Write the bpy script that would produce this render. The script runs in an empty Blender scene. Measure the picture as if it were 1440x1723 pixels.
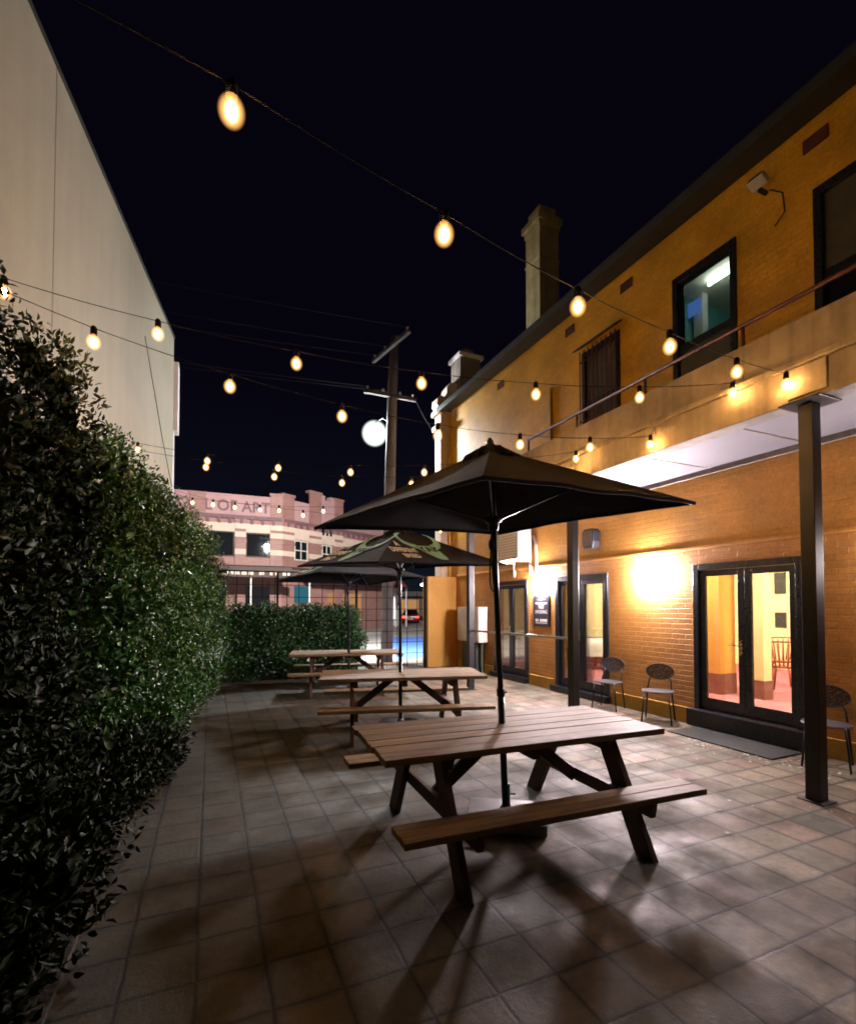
import bpy, math, random
import numpy as np
from mathutils import Vector, Matrix, noise
random.seed(7); rng = np.random.default_rng(7)
PI = math.pi
S = bpy.context.scene
COL = S.collection

# ------------------------------------------------------------------ materials
class NT:
    def __init__(s, m): s.t = m.node_tree; s.n = s.t.nodes; s.l = s.t.links
    def new(s, typ, ins=None, **kw):
        n = s.n.new(typ)
        for k, v in kw.items(): setattr(n, k, v)
        for k, v in (ins or {}).items():
            if isinstance(v, bpy.types.NodeSocket): s.l.new(v, n.inputs[k])
            else: n.inputs[k].default_value = v
        return n
    def math(s, op, a, b=0.0, c=0.0):
        return s.new('ShaderNodeMath', {0: a, 1: b, 2: c}, operation=op).outputs[0]
    def mix(s, f, a, b, bt='MIX'):
        n = s.new('ShaderNodeMix', None, data_type='RGBA', blend_type=bt)
        for i, v in ((0, f), (6, a), (7, b)):
            if isinstance(v, bpy.types.NodeSocket): s.l.new(v, n.inputs[i])
            else: n.inputs[i].default_value = v if i == 0 else (*v, 1)
        return n.outputs[2]
    def ramp(s, f, stops):
        r = s.new('ShaderNodeValToRGB', {0: f}); e = r.color_ramp.elements
        while len(e) < len(stops): e.new(0.5)
        for q, (p, c) in zip(e, stops): q.position = p; q.color = (*c, 1)
        return r.outputs[0]
    def noise(s, vec, scale, detail=4, rough=.55):
        return s.new('ShaderNodeTexNoise', {'Vector': vec, 'Scale': scale, 'Detail': detail, 'Roughness': rough}).outputs[0]

def mat0(name):
    m = bpy.data.materials.new(name); m.use_nodes = True
    t = NT(m); b = t.n['Principled BSDF']; return m, t, b

def mat(name, c, rough=.6, metal=0., var=.25, scale=6., bump=.15, bscale=40., c2=None, stretch=None, obj=False, island=0., spec=.5, streak=0.):
    """principled surface with two-scale colour mottling and a fine bump"""
    m, t, b = mat0(name)
    vec = t.new('ShaderNodeTexCoord').outputs['Object'] if obj else t.new('ShaderNodeNewGeometry').outputs['Position']
    if stretch: vec = t.new('ShaderNodeVectorMath', {0: vec, 1: stretch}, operation='MULTIPLY').outputs[0]
    n1 = t.noise(vec, scale, 5); n2 = t.noise(vec, scale * 9, 3)
    f = t.math('ADD', t.math('MULTIPLY', n1, .65), t.math('MULTIPLY', n2, .35))
    d = tuple(max(0, q * (1 - var)) for q in c); e = c2 or tuple(min(1, q * (1 + var)) for q in c)
    colr = t.ramp(f, [(.32, d), (.68, e)])
    if island:
        r = t.new('ShaderNodeNewGeometry').outputs['Random Per Island']
        colr = t.mix(1., colr, t.ramp(r, [(0, (1 - island,) * 3), (1, (1, 1, 1))]), 'MULTIPLY')
    if streak:
        v2 = t.new('ShaderNodeVectorMath', {0: vec, 1: (3., 3., .18)}, operation='MULTIPLY').outputs[0]
        colr = t.mix(1., colr, t.ramp(t.noise(v2, 1.6, 6, .65), [(.35, (1 - streak,) * 3), (.6, (1, 1, 1))]), 'MULTIPLY')
    t.l.new(colr, b.inputs['Base Color'])
    t.l.new(t.math('MULTIPLY_ADD', n2, .3, rough - .15), b.inputs['Roughness'])
    b.inputs['Metallic'].default_value = metal; b.inputs['Specular IOR Level'].default_value = spec
    if bump:
        t.l.new(t.new('ShaderNodeBump', {'Strength': bump, 'Distance': .01, 'Height': t.noise(vec, bscale, 4)}).outputs[0], b.inputs['Normal'])
    return m

def em(name, c, st):
    m = bpy.data.materials.new(name); m.use_nodes = True; t = NT(m); t.n.clear()
    o = t.new('ShaderNodeOutputMaterial'); e = t.new('ShaderNodeEmission', {0: (*c, 1), 1: st}); t.l.new(e.outputs[0], o.inputs[0]); return m

def em_globe(name, c, st, power=2.0, lamp=False):
    """tinted glass envelope lit from inside: clear towards its rim, glowing towards its middle"""
    m = bpy.data.materials.new(name); m.use_nodes = True; t = NT(m); t.n.clear()
    o = t.new('ShaderNodeOutputMaterial'); e = t.new('ShaderNodeEmission', {0: (*c, 1), 1: st})
    tr = t.new('ShaderNodeBsdfTransparent'); lw = t.new('ShaderNodeLayerWeight', {0: .5})
    f = t.math('POWER', t.math('SUBTRACT', 1., lw.outputs['Facing']), power)
    mx = t.new('ShaderNodeMixShader', {0: f, 1: tr.outputs[0], 2: e.outputs[0]}); t.l.new(mx.outputs[0], o.inputs[0])
    if not lamp: m.cycles.emission_sampling = 'NONE'
    return m

def bulb_mat(name, c, core, body):
    """lamp glow by viewing angle: a bright core and a painted soft glow fading towards the rim"""
    m = bpy.data.materials.new(name); m.use_nodes = True; t = NT(m); t.n.clear()
    o = t.new('ShaderNodeOutputMaterial'); lw = t.new('ShaderNodeLayerWeight', {0: .5}); cs = t.math('SUBTRACT', 1., lw.outputs['Facing'])
    st = t.math('ADD', t.math('MULTIPLY', t.math('POWER', cs, 45.), core), t.math('MULTIPLY', t.math('POWER', cs, 3.), body))
    e = t.new('ShaderNodeEmission', {0: (*c, 1), 1: st}); tr = t.new('ShaderNodeBsdfTransparent')
    ad = t.new('ShaderNodeAddShader', {0: e.outputs[0], 1: tr.outputs[0]}); t.l.new(ad.outputs[0], o.inputs[0]); return m
def glass(name, tint=(.9, .92, .93), gl=.08, rough=.03):
    m = bpy.data.materials.new(name); m.use_nodes = True; t = NT(m); t.n.clear()
    o = t.new('ShaderNodeOutputMaterial'); tr = t.new('ShaderNodeBsdfTransparent', {0: (*tint, 1)})
    g = t.new('ShaderNodeBsdfGlossy', {0: (.9, .9, .9, 1), 1: rough}); lw = t.new('ShaderNodeLayerWeight', {0: .25})
    f = t.math('ADD', t.math('MULTIPLY', lw.outputs['Fresnel'], .8), gl)
    mx = t.new('ShaderNodeMixShader', {0: f, 1: tr.outputs[0], 2: g.outputs[0]}); t.l.new(mx.outputs[0], o.inputs[0]); return m

def mat_paver():
    m, t, b = mat0('concrete_pavers'); P = .305
    pos = t.new('ShaderNodeNewGeometry').outputs['Position']
    wob = t.new('ShaderNodeVectorMath', {0: t.new('ShaderNodeTexNoise', {'Vector': pos, 'Scale': 7., 'Detail': 3.}).outputs[1], 1: (.5, .5, .5)}, operation='SUBTRACT').outputs[0]
    wob = t.new('ShaderNodeVectorMath', {0: wob, 'Scale': .022}, operation='SCALE').outputs[0]
    v = t.new('ShaderNodeVectorMath', {0: pos, 1: wob}, operation='ADD').outputs[0]
    v = t.new('ShaderNodeVectorMath', {0: v, 1: (-2.39, -1.9, 0)}, operation='ADD').outputs[0]
    v = t.new('ShaderNodeVectorMath', {0: v, 1: (1 / P, 1 / P, 0)}, operation='MULTIPLY').outputs[0]
    cell = t.new('ShaderNodeVectorMath', {0: v}, operation='FLOOR').outputs[0]
    wn = t.new('ShaderNodeTexWhiteNoise', {'Vector': cell}, noise_dimensions='2D')
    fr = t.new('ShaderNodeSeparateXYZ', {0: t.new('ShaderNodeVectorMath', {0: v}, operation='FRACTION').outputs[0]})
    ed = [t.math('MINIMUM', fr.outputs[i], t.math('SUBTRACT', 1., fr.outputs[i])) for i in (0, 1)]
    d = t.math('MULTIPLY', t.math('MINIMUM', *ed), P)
    base = t.ramp(wn.outputs[0], [(0, (.2, .14, .11)), (.16, (.34, .32, .25)), (.33, (.4, .27, .23)), (.5, (.19, .195, .155)), (.66, (.42, .36, .3)), (.82, (.26, .24, .18)), (1, (.33, .2, .17))])
    blot = t.ramp(t.noise(pos, 3.4, 6, .7), [(.34, (.6, .6, .54)), (.54, (1.05, 1.03, 1.))]); n1 = t.noise(pos, 2.2, 5); n2 = t.noise(pos, 26, 5, .7); n3 = t.noise(pos, 120, 3)
    c = t.mix(1., base, t.ramp(n2, [(.28, (.62, .62, .58)), (.7, (1.1, 1.08, 1.05))]), 'MULTIPLY')
    bed = t.new('ShaderNodeMapRange', {0: t.new('ShaderNodeSeparateXYZ', {0: pos}).outputs[0], 1: 4.2, 2: .3, 3: 0., 4: .3}).outputs[0]  # ramp that puts the dim left of the yard into the paver colour
    c = t.mix(t.math('MULTIPLY', t.ramp(t.math('ADD', t.noise(pos, 1.1, 6, .65), bed), [(.46, (0, 0, 0)), (.66, (1, 1, 1))]), .8), c, (.042, .042, .025))   # moss and grime, thickened leftwards to paint the yard's dim side darker
    c = t.mix(1., c, blot, 'MULTIPLY')
    sp = t.new('ShaderNodeTexVoronoi', {'Vector': pos, 'Scale': 9.}).outputs[0]
    c = t.mix(t.ramp(t.math('ADD', sp, t.math('MULTIPLY', n2, .25)), [(.13, (.75, .75, .75)), (.22, (0, 0, 0))]), c, (.1, .085, .065))
    j = t.math('ADD', d, t.math('MULTIPLY', t.math('SUBTRACT', n2, .5), .012))
    jm = t.new('ShaderNodeMapRange', {0: j, 1: .003, 2: .0125, 3: 0., 4: 1.}).outputs[0]
    c = t.mix(jm, (.014, .016, .009), c)
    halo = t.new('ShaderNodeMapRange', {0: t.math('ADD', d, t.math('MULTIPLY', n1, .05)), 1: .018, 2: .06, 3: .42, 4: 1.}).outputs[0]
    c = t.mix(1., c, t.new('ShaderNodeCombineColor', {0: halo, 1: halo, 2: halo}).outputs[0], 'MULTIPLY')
    c = t.mix(1., c, (.62, .6, .52), 'MULTIPLY')
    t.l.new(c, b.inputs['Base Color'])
    t.l.new(t.new('ShaderNodeMapRange', {0: n1, 1: .35, 2: .65, 3: .5, 4: .85}).outputs[0], b.inputs['Roughness'])
    jb = t.new('ShaderNodeMapRange', {0: d, 1: .001, 2: .014, 3: 0., 4: 1.}).outputs[0]
    tiltx = t.math('MULTIPLY', t.math('SUBTRACT', wn.outputs[0], .5), fr.outputs[0])
    h = t.math('ADD', t.math('MULTIPLY', jb, .0012), t.math('ADD', t.math('MULTIPLY', n3, .0016), t.math('ADD', t.math('MULTIPLY', n2, .003), t.math('MULTIPLY', tiltx, .006))))
    t.l.new(t.new('ShaderNodeBump', {'Strength': .9, 'Distance': 1., 'Height': h}).outputs[0], b.inputs['Normal'])
    return m

def mat_brick(name, c1, c2, mortar, bw=.23, rh=.076, depth=.006, axis='Y', grime=.4, mort=.008, rough=.55):
    """painted or bare brickwork on a vertical wall"""
    m, t, b = mat0(name)
    pos = t.new('ShaderNodeNewGeometry').outputs['Position']; s = t.new('ShaderNodeSeparateXYZ', {0: pos})
    wob = t.math('MULTIPLY', t.math('SUBTRACT', t.noise(pos, 5., 3), .5), .012)
    v = t.new('ShaderNodeCombineXYZ', {0: t.math('ADD', s.outputs['Y' if axis == 'Y' else 'X'], wob), 1: t.math('ADD', s.outputs['Z'], wob)}).outputs[0]
    bt = t.new('ShaderNodeTexBrick', {'Vector': v, 'Color1': (*c1, 1), 'Color2': (*c2, 1), 'Mortar': (*mortar, 1), 'Scale': 1., 'Mortar Size': mort, 'Mortar Smooth': .55, 'Bias': 0., 'Brick Width': bw, 'Row Height': rh})
    n1 = t.noise(pos, 1.3, 6, .6); n2 = t.noise(pos, 30, 4)
    c = t.mix(1., bt.outputs[0], t.ramp(n1, [(.3, (1 - grime, 1 - grime, 1 - grime * 1.1)), (.62, (1, 1, 1))]), 'MULTIPLY')
    c = t.mix(1., c, t.ramp(n2, [(.3, (.82, .82, .82)), (.65, (1.06, 1.06, 1.06))]), 'MULTIPLY')
    t.l.new(c, b.inputs['Base Color']); b.inputs['Roughness'].default_value = rough
    h = t.math('ADD', t.math('MULTIPLY', bt.outputs[1], -depth), t.math('ADD', t.math('MULTIPLY', n2, .0028), t.math('MULTIPLY', t.noise(pos, 9, 3), .004)))
    t.l.new(t.new('ShaderNodeBump', {'Strength': .9, 'Distance': 1., 'Height': h}).outputs[0], b.inputs['Normal'])
    return m

def mat_leaf(name, a, b_, rough=.3, spec=.5):
    m, t, b = mat0(name)
    r = t.new('ShaderNodeNewGeometry').outputs['Random Per Island']; pos = t.new('ShaderNodeNewGeometry').outputs['Position']
    c = t.mix(1., t.ramp(r, [(0, a), (.8, b_), (1, tuple(q * 1.5 for q in b_))]), t.ramp(t.noise(pos, 1.6, 3), [(.35, (.55, .6, .5)), (.65, (1.1, 1.1, 1.)), ]), 'MULTIPLY')
    t.l.new(c, b.inputs['Base Color']); b.inputs['Roughness'].default_value = rough
    b.inputs['Specular IOR Level'].default_value = spec
    return m

M = {}
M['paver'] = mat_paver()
M['asphalt'] = mat('asphalt', (.3, .3, .29), .8, var=.3, scale=1.2, bump=.4, bscale=90)
M['concrete'] = mat('concrete_footpath', (.3, .29, .26), .8, var=.2, scale=2)
M['soil'] = mat('soil', (.05, .04, .03), .95, var=.5, scale=4, bump=1., bscale=30)
M['bluebay'] = mat('blue_road_paint', (.06, .16, .5), .7, var=.25, scale=4)
M['whiteline'] = mat('white_road_paint', (.7, .7, .68), .7, var=.2, scale=5)
M['yellowbrick'] = mat_brick('ochre_painted_brick', (.6, .29, .075), (.54, .25, .055), (.53, .245, .055), depth=.006)
M['render'] = mat_brick('ochre_upper_brick', (.78, .41, .012), (.74, .385, .011), (.72, .375, .011), depth=.003, grime=.36)
M['bandbrick'] = mat_brick('orange_ochre_brick', (.66, .335, .07), (.62, .31, .06), (.6, .3, .06), depth=.003, grime=.3)
M['ochre'] = mat('ochre_render', (.6, .31, .05), .6, var=.14, scale=1.5, bump=.25, bscale=30)
M['plinth'] = mat('ochre_plinth', (.5, .3, .05), .6, var=.25, scale=2)
M['balcony'] = mat('weathered_cement', (.29, .25, .21), .75, var=.3, scale=1.3, bump=.35, bscale=25, streak=.35)
M['soffit'] = mat('white_soffit', (.25, .245, .275), .6, var=.14, scale=1, bump=.05)
M['navy'] = mat('black_gloss_joinery', (.012, .014, .02), .3, var=.25, scale=8, bump=.05)
M['steel'] = mat('dark_steel', (.009, .01, .015), .45, metal=.0, var=.35, scale=5, bump=.08)
M['blackmetal'] = mat('black_metal', (.015, .016, .018), .35, metal=.3, var=.3, scale=9, bump=.05)
M['galv'] = mat('bare_steel', (.5, .5, .52), .3, metal=1., var=.15, scale=9, bump=.05)
M['rustrail'] = mat('red_brown_rail', (.09, .025, .015), .55, var=.3, scale=8)
M['roof'] = mat('dark_roof_metal', (.02, .024, .022), .6, var=.3, scale=3)
M['chimney'] = mat('old_chimney_render', (.5, .42, .2), .8, var=.3, scale=3, bump=.4, streak=.3)
M['cream'] = mat('cream_panel_wall', (.29, .275, .19), .7, var=.1, scale=.8, bump=.12, bscale=60, streak=.08)
M['joint'] = mat('grey_joint', (.1, .1, .09), .8)
M['white'] = mat('white_paint', (.78, .78, .76), .5, var=.08, scale=3, bump=.05)
M['acpaint'] = mat('aged_white_casing', (.42, .42, .39), .6, var=.1, scale=4)
M['fencebar'] = mat('matt_black_wire', (.006, .006, .008), .9, var=.2, spec=.1)
M['armwood'] = mat('dark_crossarm_timber', (.06, .055, .055), .9, var=.3, scale=5)
M['offwhite'] = mat('white_plaster', (.66, .62, .56), .6, var=.15, scale=3)
M['wood'] = mat('weathered_table_boards', (.22, .135, .058), .62, var=.42, scale=5, bump=.5, bscale=14, stretch=(.35, 5, 5), obj=True, island=.4, c2=(.42, .275, .135))
M['darkwood'] = mat('stained_timber', (.075, .035, .022), .55, var=.4, scale=5, bump=.4, bscale=14, stretch=(2, 2, 2), obj=True, island=.2)
M['fabric'] = mat('black_canvas', (.008, .008, .0105), .9, var=.3, scale=3, bump=.35, bscale=260, spec=.1)
M['rope'] = mat('black_rope', (.015, .015, .015), .9)
M['slab'] = mat('grey_base_slab', (.16, .17, .19), .45, var=.3, scale=5)
M['teal'] = mat('teal_print', (.2, .47, .42), .8, var=.3, scale=20)
M['print'] = mat('pale_print', (.75, .75, .7), .8, var=.2, scale=20)
M['leafA'] = mat_leaf('broad_glossy_leaves', (.007, .013, .005), (.016, .031, .01), .5, .15)
M['leafB'] = mat_leaf('fine_hedge_leaves', (.022, .06, .012), (.052, .14, .03), .3, .45)
M['leafC'] = mat_leaf('box_hedge_leaves', (.016, .045, .02), (.045, .115, .042), .32, .4)
M['stem'] = mat('brown_stems', (.06, .04, .025), .85)
M['rubber'] = mat('cable_rubber', (.008, .008, .008), .9, spec=.1)
M['bulb'] = bulb_mat('lit_amber_globe', (1., .46, .12), 800., 1.7)
M['walllamp'] = em('lit_bulkhead_diffuser', (1., .84, .88), 830.)
M['walllampdim'] = em('lit_dim_diffuser', (1., .86, .88), 110.)  # weaker emission than the other wall lamp diffusers
M['streetlamp'] = em('lit_street_bowl', (.96, .97, 1.), 800.)
M['streethalo'] = bulb_mat('street_lamp_halo', (.9, 1., .95), 0., 3.); M['streethalo'].cycles.emission_sampling = 'NONE'  # soft emission that paints a halo round the lamp bowl
M['farlamp'] = em('lit_far_lamp', (.85, .9, 1.), 40.)
M['tube'] = em('lit_tube', (.8, 1., .97), 22.)
M['roomlamp'] = em('lit_ceiling_panel', (1., .84, .58), 250.)
M['tail'] = em('lit_tail_lamp', (1., .06, .04), 6.)
M['head'] = em('lit_head_lamp', (1., .95, .85), 14.)
M['screen'] = em('lit_screen', (.12, .3, .8), .5)
M['shopcyan'] = em('lit_shop_sign', (.1, .45, .6), .3)
M['shopwarm'] = em('lit_shop_window', (1., .5, .2), .45)
M['shopcool'] = em('lit_shop_interior', (.5, .45, .5), .045)
M['shopwhite'] = em('lit_white_window', (.9, .92, 1.), 1.6)
M['glass'] = glass('door_glass')
M['darkglass'] = mat('dark_window_glass', (.01, .012, .014), .0, var=.1, bump=0, spec=.9)
M['greyglass'] = mat('curtained_glass', (.1, .1, .08), .2, var=.2, bump=0, spec=.8)
M['roomwall'] = mat('yellow_room_wall', (.85, .72, .38), .7, var=.06, scale=1)
M['roomorange'] = mat('orange_room_wall', (.72, .34, .06), .7, var=.06, scale=1)
M['skirt'] = mat('maroon_dado', (.2, .07, .045), .6)
M['carpet'] = mat('red_carpet', (.33, .1, .12), .95, var=.25, scale=8)
M['ceiling'] = mat('cream_ceiling', (.75, .68, .5), .8, var=.05)
M['tealwall'] = mat('teal_room_wall', (.12, .34, .29), .7, var=.08)
M['redwood'] = mat('red_bentwood', (.3, .06, .025), .35, var=.3, scale=9)
M['cloth'] = mat('white_tablecloth', (.78, .76, .72), .85, var=.05)
M['brick'] = mat_brick('old_red_brick', (.36, .17, .145), (.3, .13, .115), (.4, .3, .27), depth=.004, axis='X', grime=.2)
M['parapet'] = mat('pink_rendered_parapet', (.42, .25, .25), .7, var=.12, scale=1)
M['creamtrim'] = mat('cream_stucco', (.62, .5, .4), .7, var=.1, scale=1.5)
M['letters'] = mat('faded_dark_letters', (.17, .09, .1), .7)
M['awning'] = mat('dark_awning', (.07, .05, .045), .8)
M['redroof'] = mat('red_awning', (.4, .1, .08), .7)
M['polewood'] = mat('grey_pole_timber', (.16, .145, .155), .85, var=.25, scale=3, bump=.5, streak=.3)
M['chairmetal'] = mat('grey_mesh_metal', (.1, .1, .105), .45, metal=.5, var=.2, scale=10)
def perforated(name, c, open_=.42):
    m = bpy.data.materials.new(name); m.use_nodes = True; t = NT(m); b = t.n['Principled BSDF']; b.inputs['Base Color'].default_value = (*c, 1); b.inputs['Roughness'].default_value = .5
    vz = t.new('ShaderNodeTexVoronoi', {'Vector': t.new('ShaderNodeTexCoord').outputs['Object'], 'Scale': 75.}).outputs[0]
    f = t.math('LESS_THAN', vz, open_); tr = t.new('ShaderNodeBsdfTransparent')
    mx = t.new('ShaderNodeMixShader', {0: f, 1: b.outputs[0], 2: tr.outputs[0]}); t.l.new(mx.outputs[0], t.n['Material Output'].inputs[0]); return m
M['chairmesh'] = perforated('perforated_grey_metal', (.05, .05, .055))
M['signblack'] = mat('black_sign_board', (.02, .02, .03), .35, var=.1)
M['mat'] = mat('grey_door_mat', (.035, .038, .036), .95, var=.3, scale=30, bump=.8, bscale=200)
M['flake'] = mat('pale_fallen_petals', (.6, .55, .45), .8, island=.5)
M['redcar'] = mat('red_car_paint', (.3, .01, .015), .25, var=.1, bump=0)
M['silvercar'] = mat('silver_car_paint', (.4, .4, .42), .3, var=.1, bump=0)
M['darkcar'] = mat('dark_car_paint', (.03, .03, .04), .25, var=.1, bump=0)
M['tyre'] = mat('tyre_rubber', (.02, .02, .02), .9)
M['greenbox'] = mat('dark_green_box', (.05, .06, .045), .6)
M['foam'] = mat('grey_conduit', (.5, .45, .38), .6)
M['brass'] = mat('satin_chrome', (.7, .62, .5), .25, metal=1., bump=0)

# ------------------------------------------------------------------ mesh helpers
class MB:
    def __init__(s, xf=None): s.v = []; s.f = []; s.xf = xf
    def add(s, vs, fs):
        o = len(s.v)
        for p in vs:
            p = Vector(p); s.v.append(tuple(s.xf @ p if s.xf is not None else p))
        s.f += [tuple(i + o for i in q) for q in fs]; return s
    def box(s, x0, x1, y0, y1, z0, z1):
        return s.add([(x, y, z) for z in (z0, z1) for y in (y0, y1) for x in (x0, x1)],
                     [(0, 2, 3, 1), (4, 5, 7, 6), (0, 1, 5, 4), (2, 6, 7, 3), (0, 4, 6, 2), (1, 3, 7, 5)])
    def beam(s, a, b, w, h, up=(0, 0, 1)):
        """bar of section w x h from a to b"""
        a, b = Vector(a), Vector(b); d = (b - a).normalized(); u = Vector(up)
        sd = d.cross(u).normalized(); u = sd.cross(d)
        c = [(-w / 2, -h / 2), (w / 2, -h / 2), (w / 2, h / 2), (-w / 2, h / 2)]
        return s.add([p + sd * i + u * j for p in (a, b) for i, j in c],
                     [(3, 2, 1, 0), (4, 5, 6, 7)] + [(k, (k + 1) % 4, (k + 1) % 4 + 4, k + 4) for k in range(4)])
    def tube(s, pts, r, n=8, cap=True):
        pts = [Vector(p) for p in pts]; R = r if isinstance(r, (list, tuple)) else [r] * len(pts); vs = []
        for i, p in enumerate(pts):
            d = (pts[min(i + 1, len(pts) - 1)] - pts[max(i - 1, 0)]).normalized()
            u = d.cross(Vector((0, 0, 1)) if abs(d.z) < .95 else Vector((1, 0, 0))).normalized(); w = d.cross(u)
            vs += [p + (u * math.cos(2 * PI * k / n) + w * math.sin(2 * PI * k / n)) * R[i] for k in range(n)]
        fs = [(i * n + k, i * n + (k + 1) % n, (i + 1) * n + (k + 1) % n, (i + 1) * n + k) for i in range(len(pts) - 1) for k in range(n)]
        if cap: fs += [tuple(range(n))[::-1], tuple((len(pts) - 1) * n + k for k in range(n))]
        return s.add(vs, fs)
    def lathe(s, prof, n=16, c=(0, 0, 0)):
        vs = [(c[0] + r * math.cos(2 * PI * k / n), c[1] + r * math.sin(2 * PI * k / n), c[2] + z) for r, z in prof for k in range(n)]
        fs = [(i * n + k, i * n + (k + 1) % n, (i + 1) * n + (k + 1) % n, (i + 1) * n + k) for i in range(len(prof) - 1) for k in range(n)]
        fs += [tuple(range(n))[::-1], tuple((len(prof) - 1) * n + k for k in range(n))]
        return s.add(vs, fs)
    def prism(s, poly, t, axis='x', o=0.):
        """2D outline (a, b) extruded by t along an axis, starting at o"""
        def p(a, b, c): return {'x': (c, a, b), 'y': (a, c, b), 'z': (a, b, c)}[axis]
        n = len(poly)
        return s.add([p(a, b, o) for a, b in poly] + [p(a, b, o + t) for a, b in poly],
                     [tuple(range(n))[::-1], tuple(range(n, 2 * n))] + [(k, (k + 1) % n, (k + 1) % n + n, k + n) for k in range(n)])
    def sphere(s, c, r, nu=12, nv=8, sq=(1, 1, 1)):
        vs = []; fs = []
        for i in range(nv + 1):
            for k in range(nu):
                a = PI * i / nv; b = 2 * PI * k / nu
                vs.append((c[0] + sq[0] * r * math.sin(a) * math.cos(b), c[1] + sq[1] * r * math.sin(a) * math.sin(b), c[2] + sq[2] * r * math.cos(a)))
        for i in range(nv):
            for k in range(nu): fs.append((i * nu + k, (i + 1) * nu + k, (i + 1) * nu + (k + 1) % nu, i * nu + (k + 1) % nu))
        return s.add(vs, fs)
    def wall(s, plane, y0, y1, z0, z1, th, holes):
        """wall slab with its outer face at X=plane, thickness th towards +X, and rectangular openings (y0,y1,z0,z1)"""
        ys = sorted({y0, y1, *[h[0] for h in holes], *[h[1] for h in holes]}); zs = sorted({z0, z1, *[h[2] for h in holes], *[h[3] for h in holes]})
        ys = [y for y in ys if y0 <= y <= y1]; zs = [z for z in zs if z0 <= z <= z1]
        def solid(i, j):
            if not (0 <= i < len(ys) - 1 and 0 <= j < len(zs) - 1): return False
            a, b = (ys[i] + ys[i + 1]) / 2, (zs[j] + zs[j + 1]) / 2
            return not any(h[0] < a < h[1] and h[2] < b < h[3] for h in holes)
        X, Xb = plane, plane + th
        for i in range(len(ys) - 1):
            for j in range(len(zs) - 1):
                if not solid(i, j): continue
                a, b, c, d = ys[i], ys[i + 1], zs[j], zs[j + 1]
                s.add([(X, a, c), (X, b, c), (X, b, d), (X, a, d)], [(3, 2, 1, 0)][0:1]); s.add([(Xb, a, c), (Xb, b, c), (Xb, b, d), (Xb, a, d)], [(0, 1, 2, 3)])
                if not solid(i - 1, j): s.add([(X, a, c), (Xb, a, c), (Xb, a, d), (X, a, d)], [(0, 1, 2, 3)])
                if not solid(i + 1, j): s.add([(X, b, c), (Xb, b, c), (Xb, b, d), (X, b, d)], [(3, 2, 1, 0)])
                if not solid(i, j - 1): s.add([(X, a, c), (Xb, a, c), (Xb, b, c), (X, b, c)], [(3, 2, 1, 0)])
                if not solid(i, j + 1): s.add([(X, a, d), (Xb, a, d), (Xb, b, d), (X, b, d)], [(0, 1, 2, 3)])
        return s
    def build_each(s, name, m, parent=None, bevel=0.):
        """one object for every separate box of 8 corners"""
        out = []
        for k in range(0, len(s.v), 8):
            q = MB(); q.v = s.v[k:k + 8]; q.f = [tuple(i - k for i in f) for f in s.f if k <= f[0] < k + 8]; out.append(q.build(name, m, parent, bevel=bevel))
        return out
    def build(s, name, m, parent=None, smooth=False, bevel=0., loc=None):
        me = bpy.data.meshes.new(name); me.from_pydata(s.v, [], s.f); me.update()
        me.materials.append(M[m] if isinstance(m, str) else m)
        if smooth:
            for p in me.polygons: p.use_smooth = True
        o = bpy.data.objects.new(name, me); COL.objects.link(o)
        if parent is not None: o.parent = parent
        if loc: o.location = loc
        if bevel:
            b = o.modifiers.new('edge', 'BEVEL'); b.width = bevel; b.segments = 2; b.limit_method = 'ANGLE'
        return o

def tag(o, label=None, cat=None, group=None, kind=None):
    for k, v in (('label', label), ('category', cat), ('group', group), ('kind', kind)):
        if v: o[k] = v
    return o
def thing(name, label, cat, loc=(0, 0, 0), rz=0., group=None):
    o = bpy.data.objects.new(name, None); COL.objects.link(o); o.empty_display_size = .2
    o.location = loc; o.rotation_euler = (0, 0, rz); return tag(o, label, cat, group)
def copy_tree(o, parent=None):
    c = o.copy(); COL.objects.link(c)
    if parent is not None: c.parent = parent
    for ch in list(o.children): copy_tree(ch, c)
    return c
def text_mesh(txt, size, sx=1., shear=0., space=1., bold=0.):
    cu = bpy.data.curves.new('lettering_source', 'FONT'); cu.body = txt; cu.size = size; cu.align_x = 'CENTER'; cu.shear = shear; cu.space_character = space
    cu.resolution_u = 3; cu.offset = bold
    o = bpy.data.objects.new('lettering_source', cu); COL.objects.link(o); bpy.context.view_layer.update()
    me = bpy.data.meshes.new_from_object(o.evaluated_get(bpy.context.evaluated_depsgraph_get()))
    v = [(q.co.x * sx, q.co.y) for q in me.vertices]; f = [tuple(p.vertices) for p in me.polygons]
    bpy.data.objects.remove(o); bpy.data.curves.remove(cu); bpy.data.meshes.remove(me); return v, f

# ------------------------------------------------------------------ camera (level horizon, rising-front framing)
cam = bpy.data.cameras.new('camera'); co = bpy.data.objects.new('camera', cam); COL.objects.link(co)
co.location = (0, 0, 1.7); co.rotation_euler = (math.radians(91.5), 0, -math.radians(23.66))
cam.sensor_fit = 'HORIZONTAL'; cam.sensor_width = 36; cam.lens = 833 / 1440 * 36
cam.shift_y = (998.19 - 861.5) / 1440; cam.clip_end = 900; cam.clip_start = .05
S.camera = co

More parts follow.
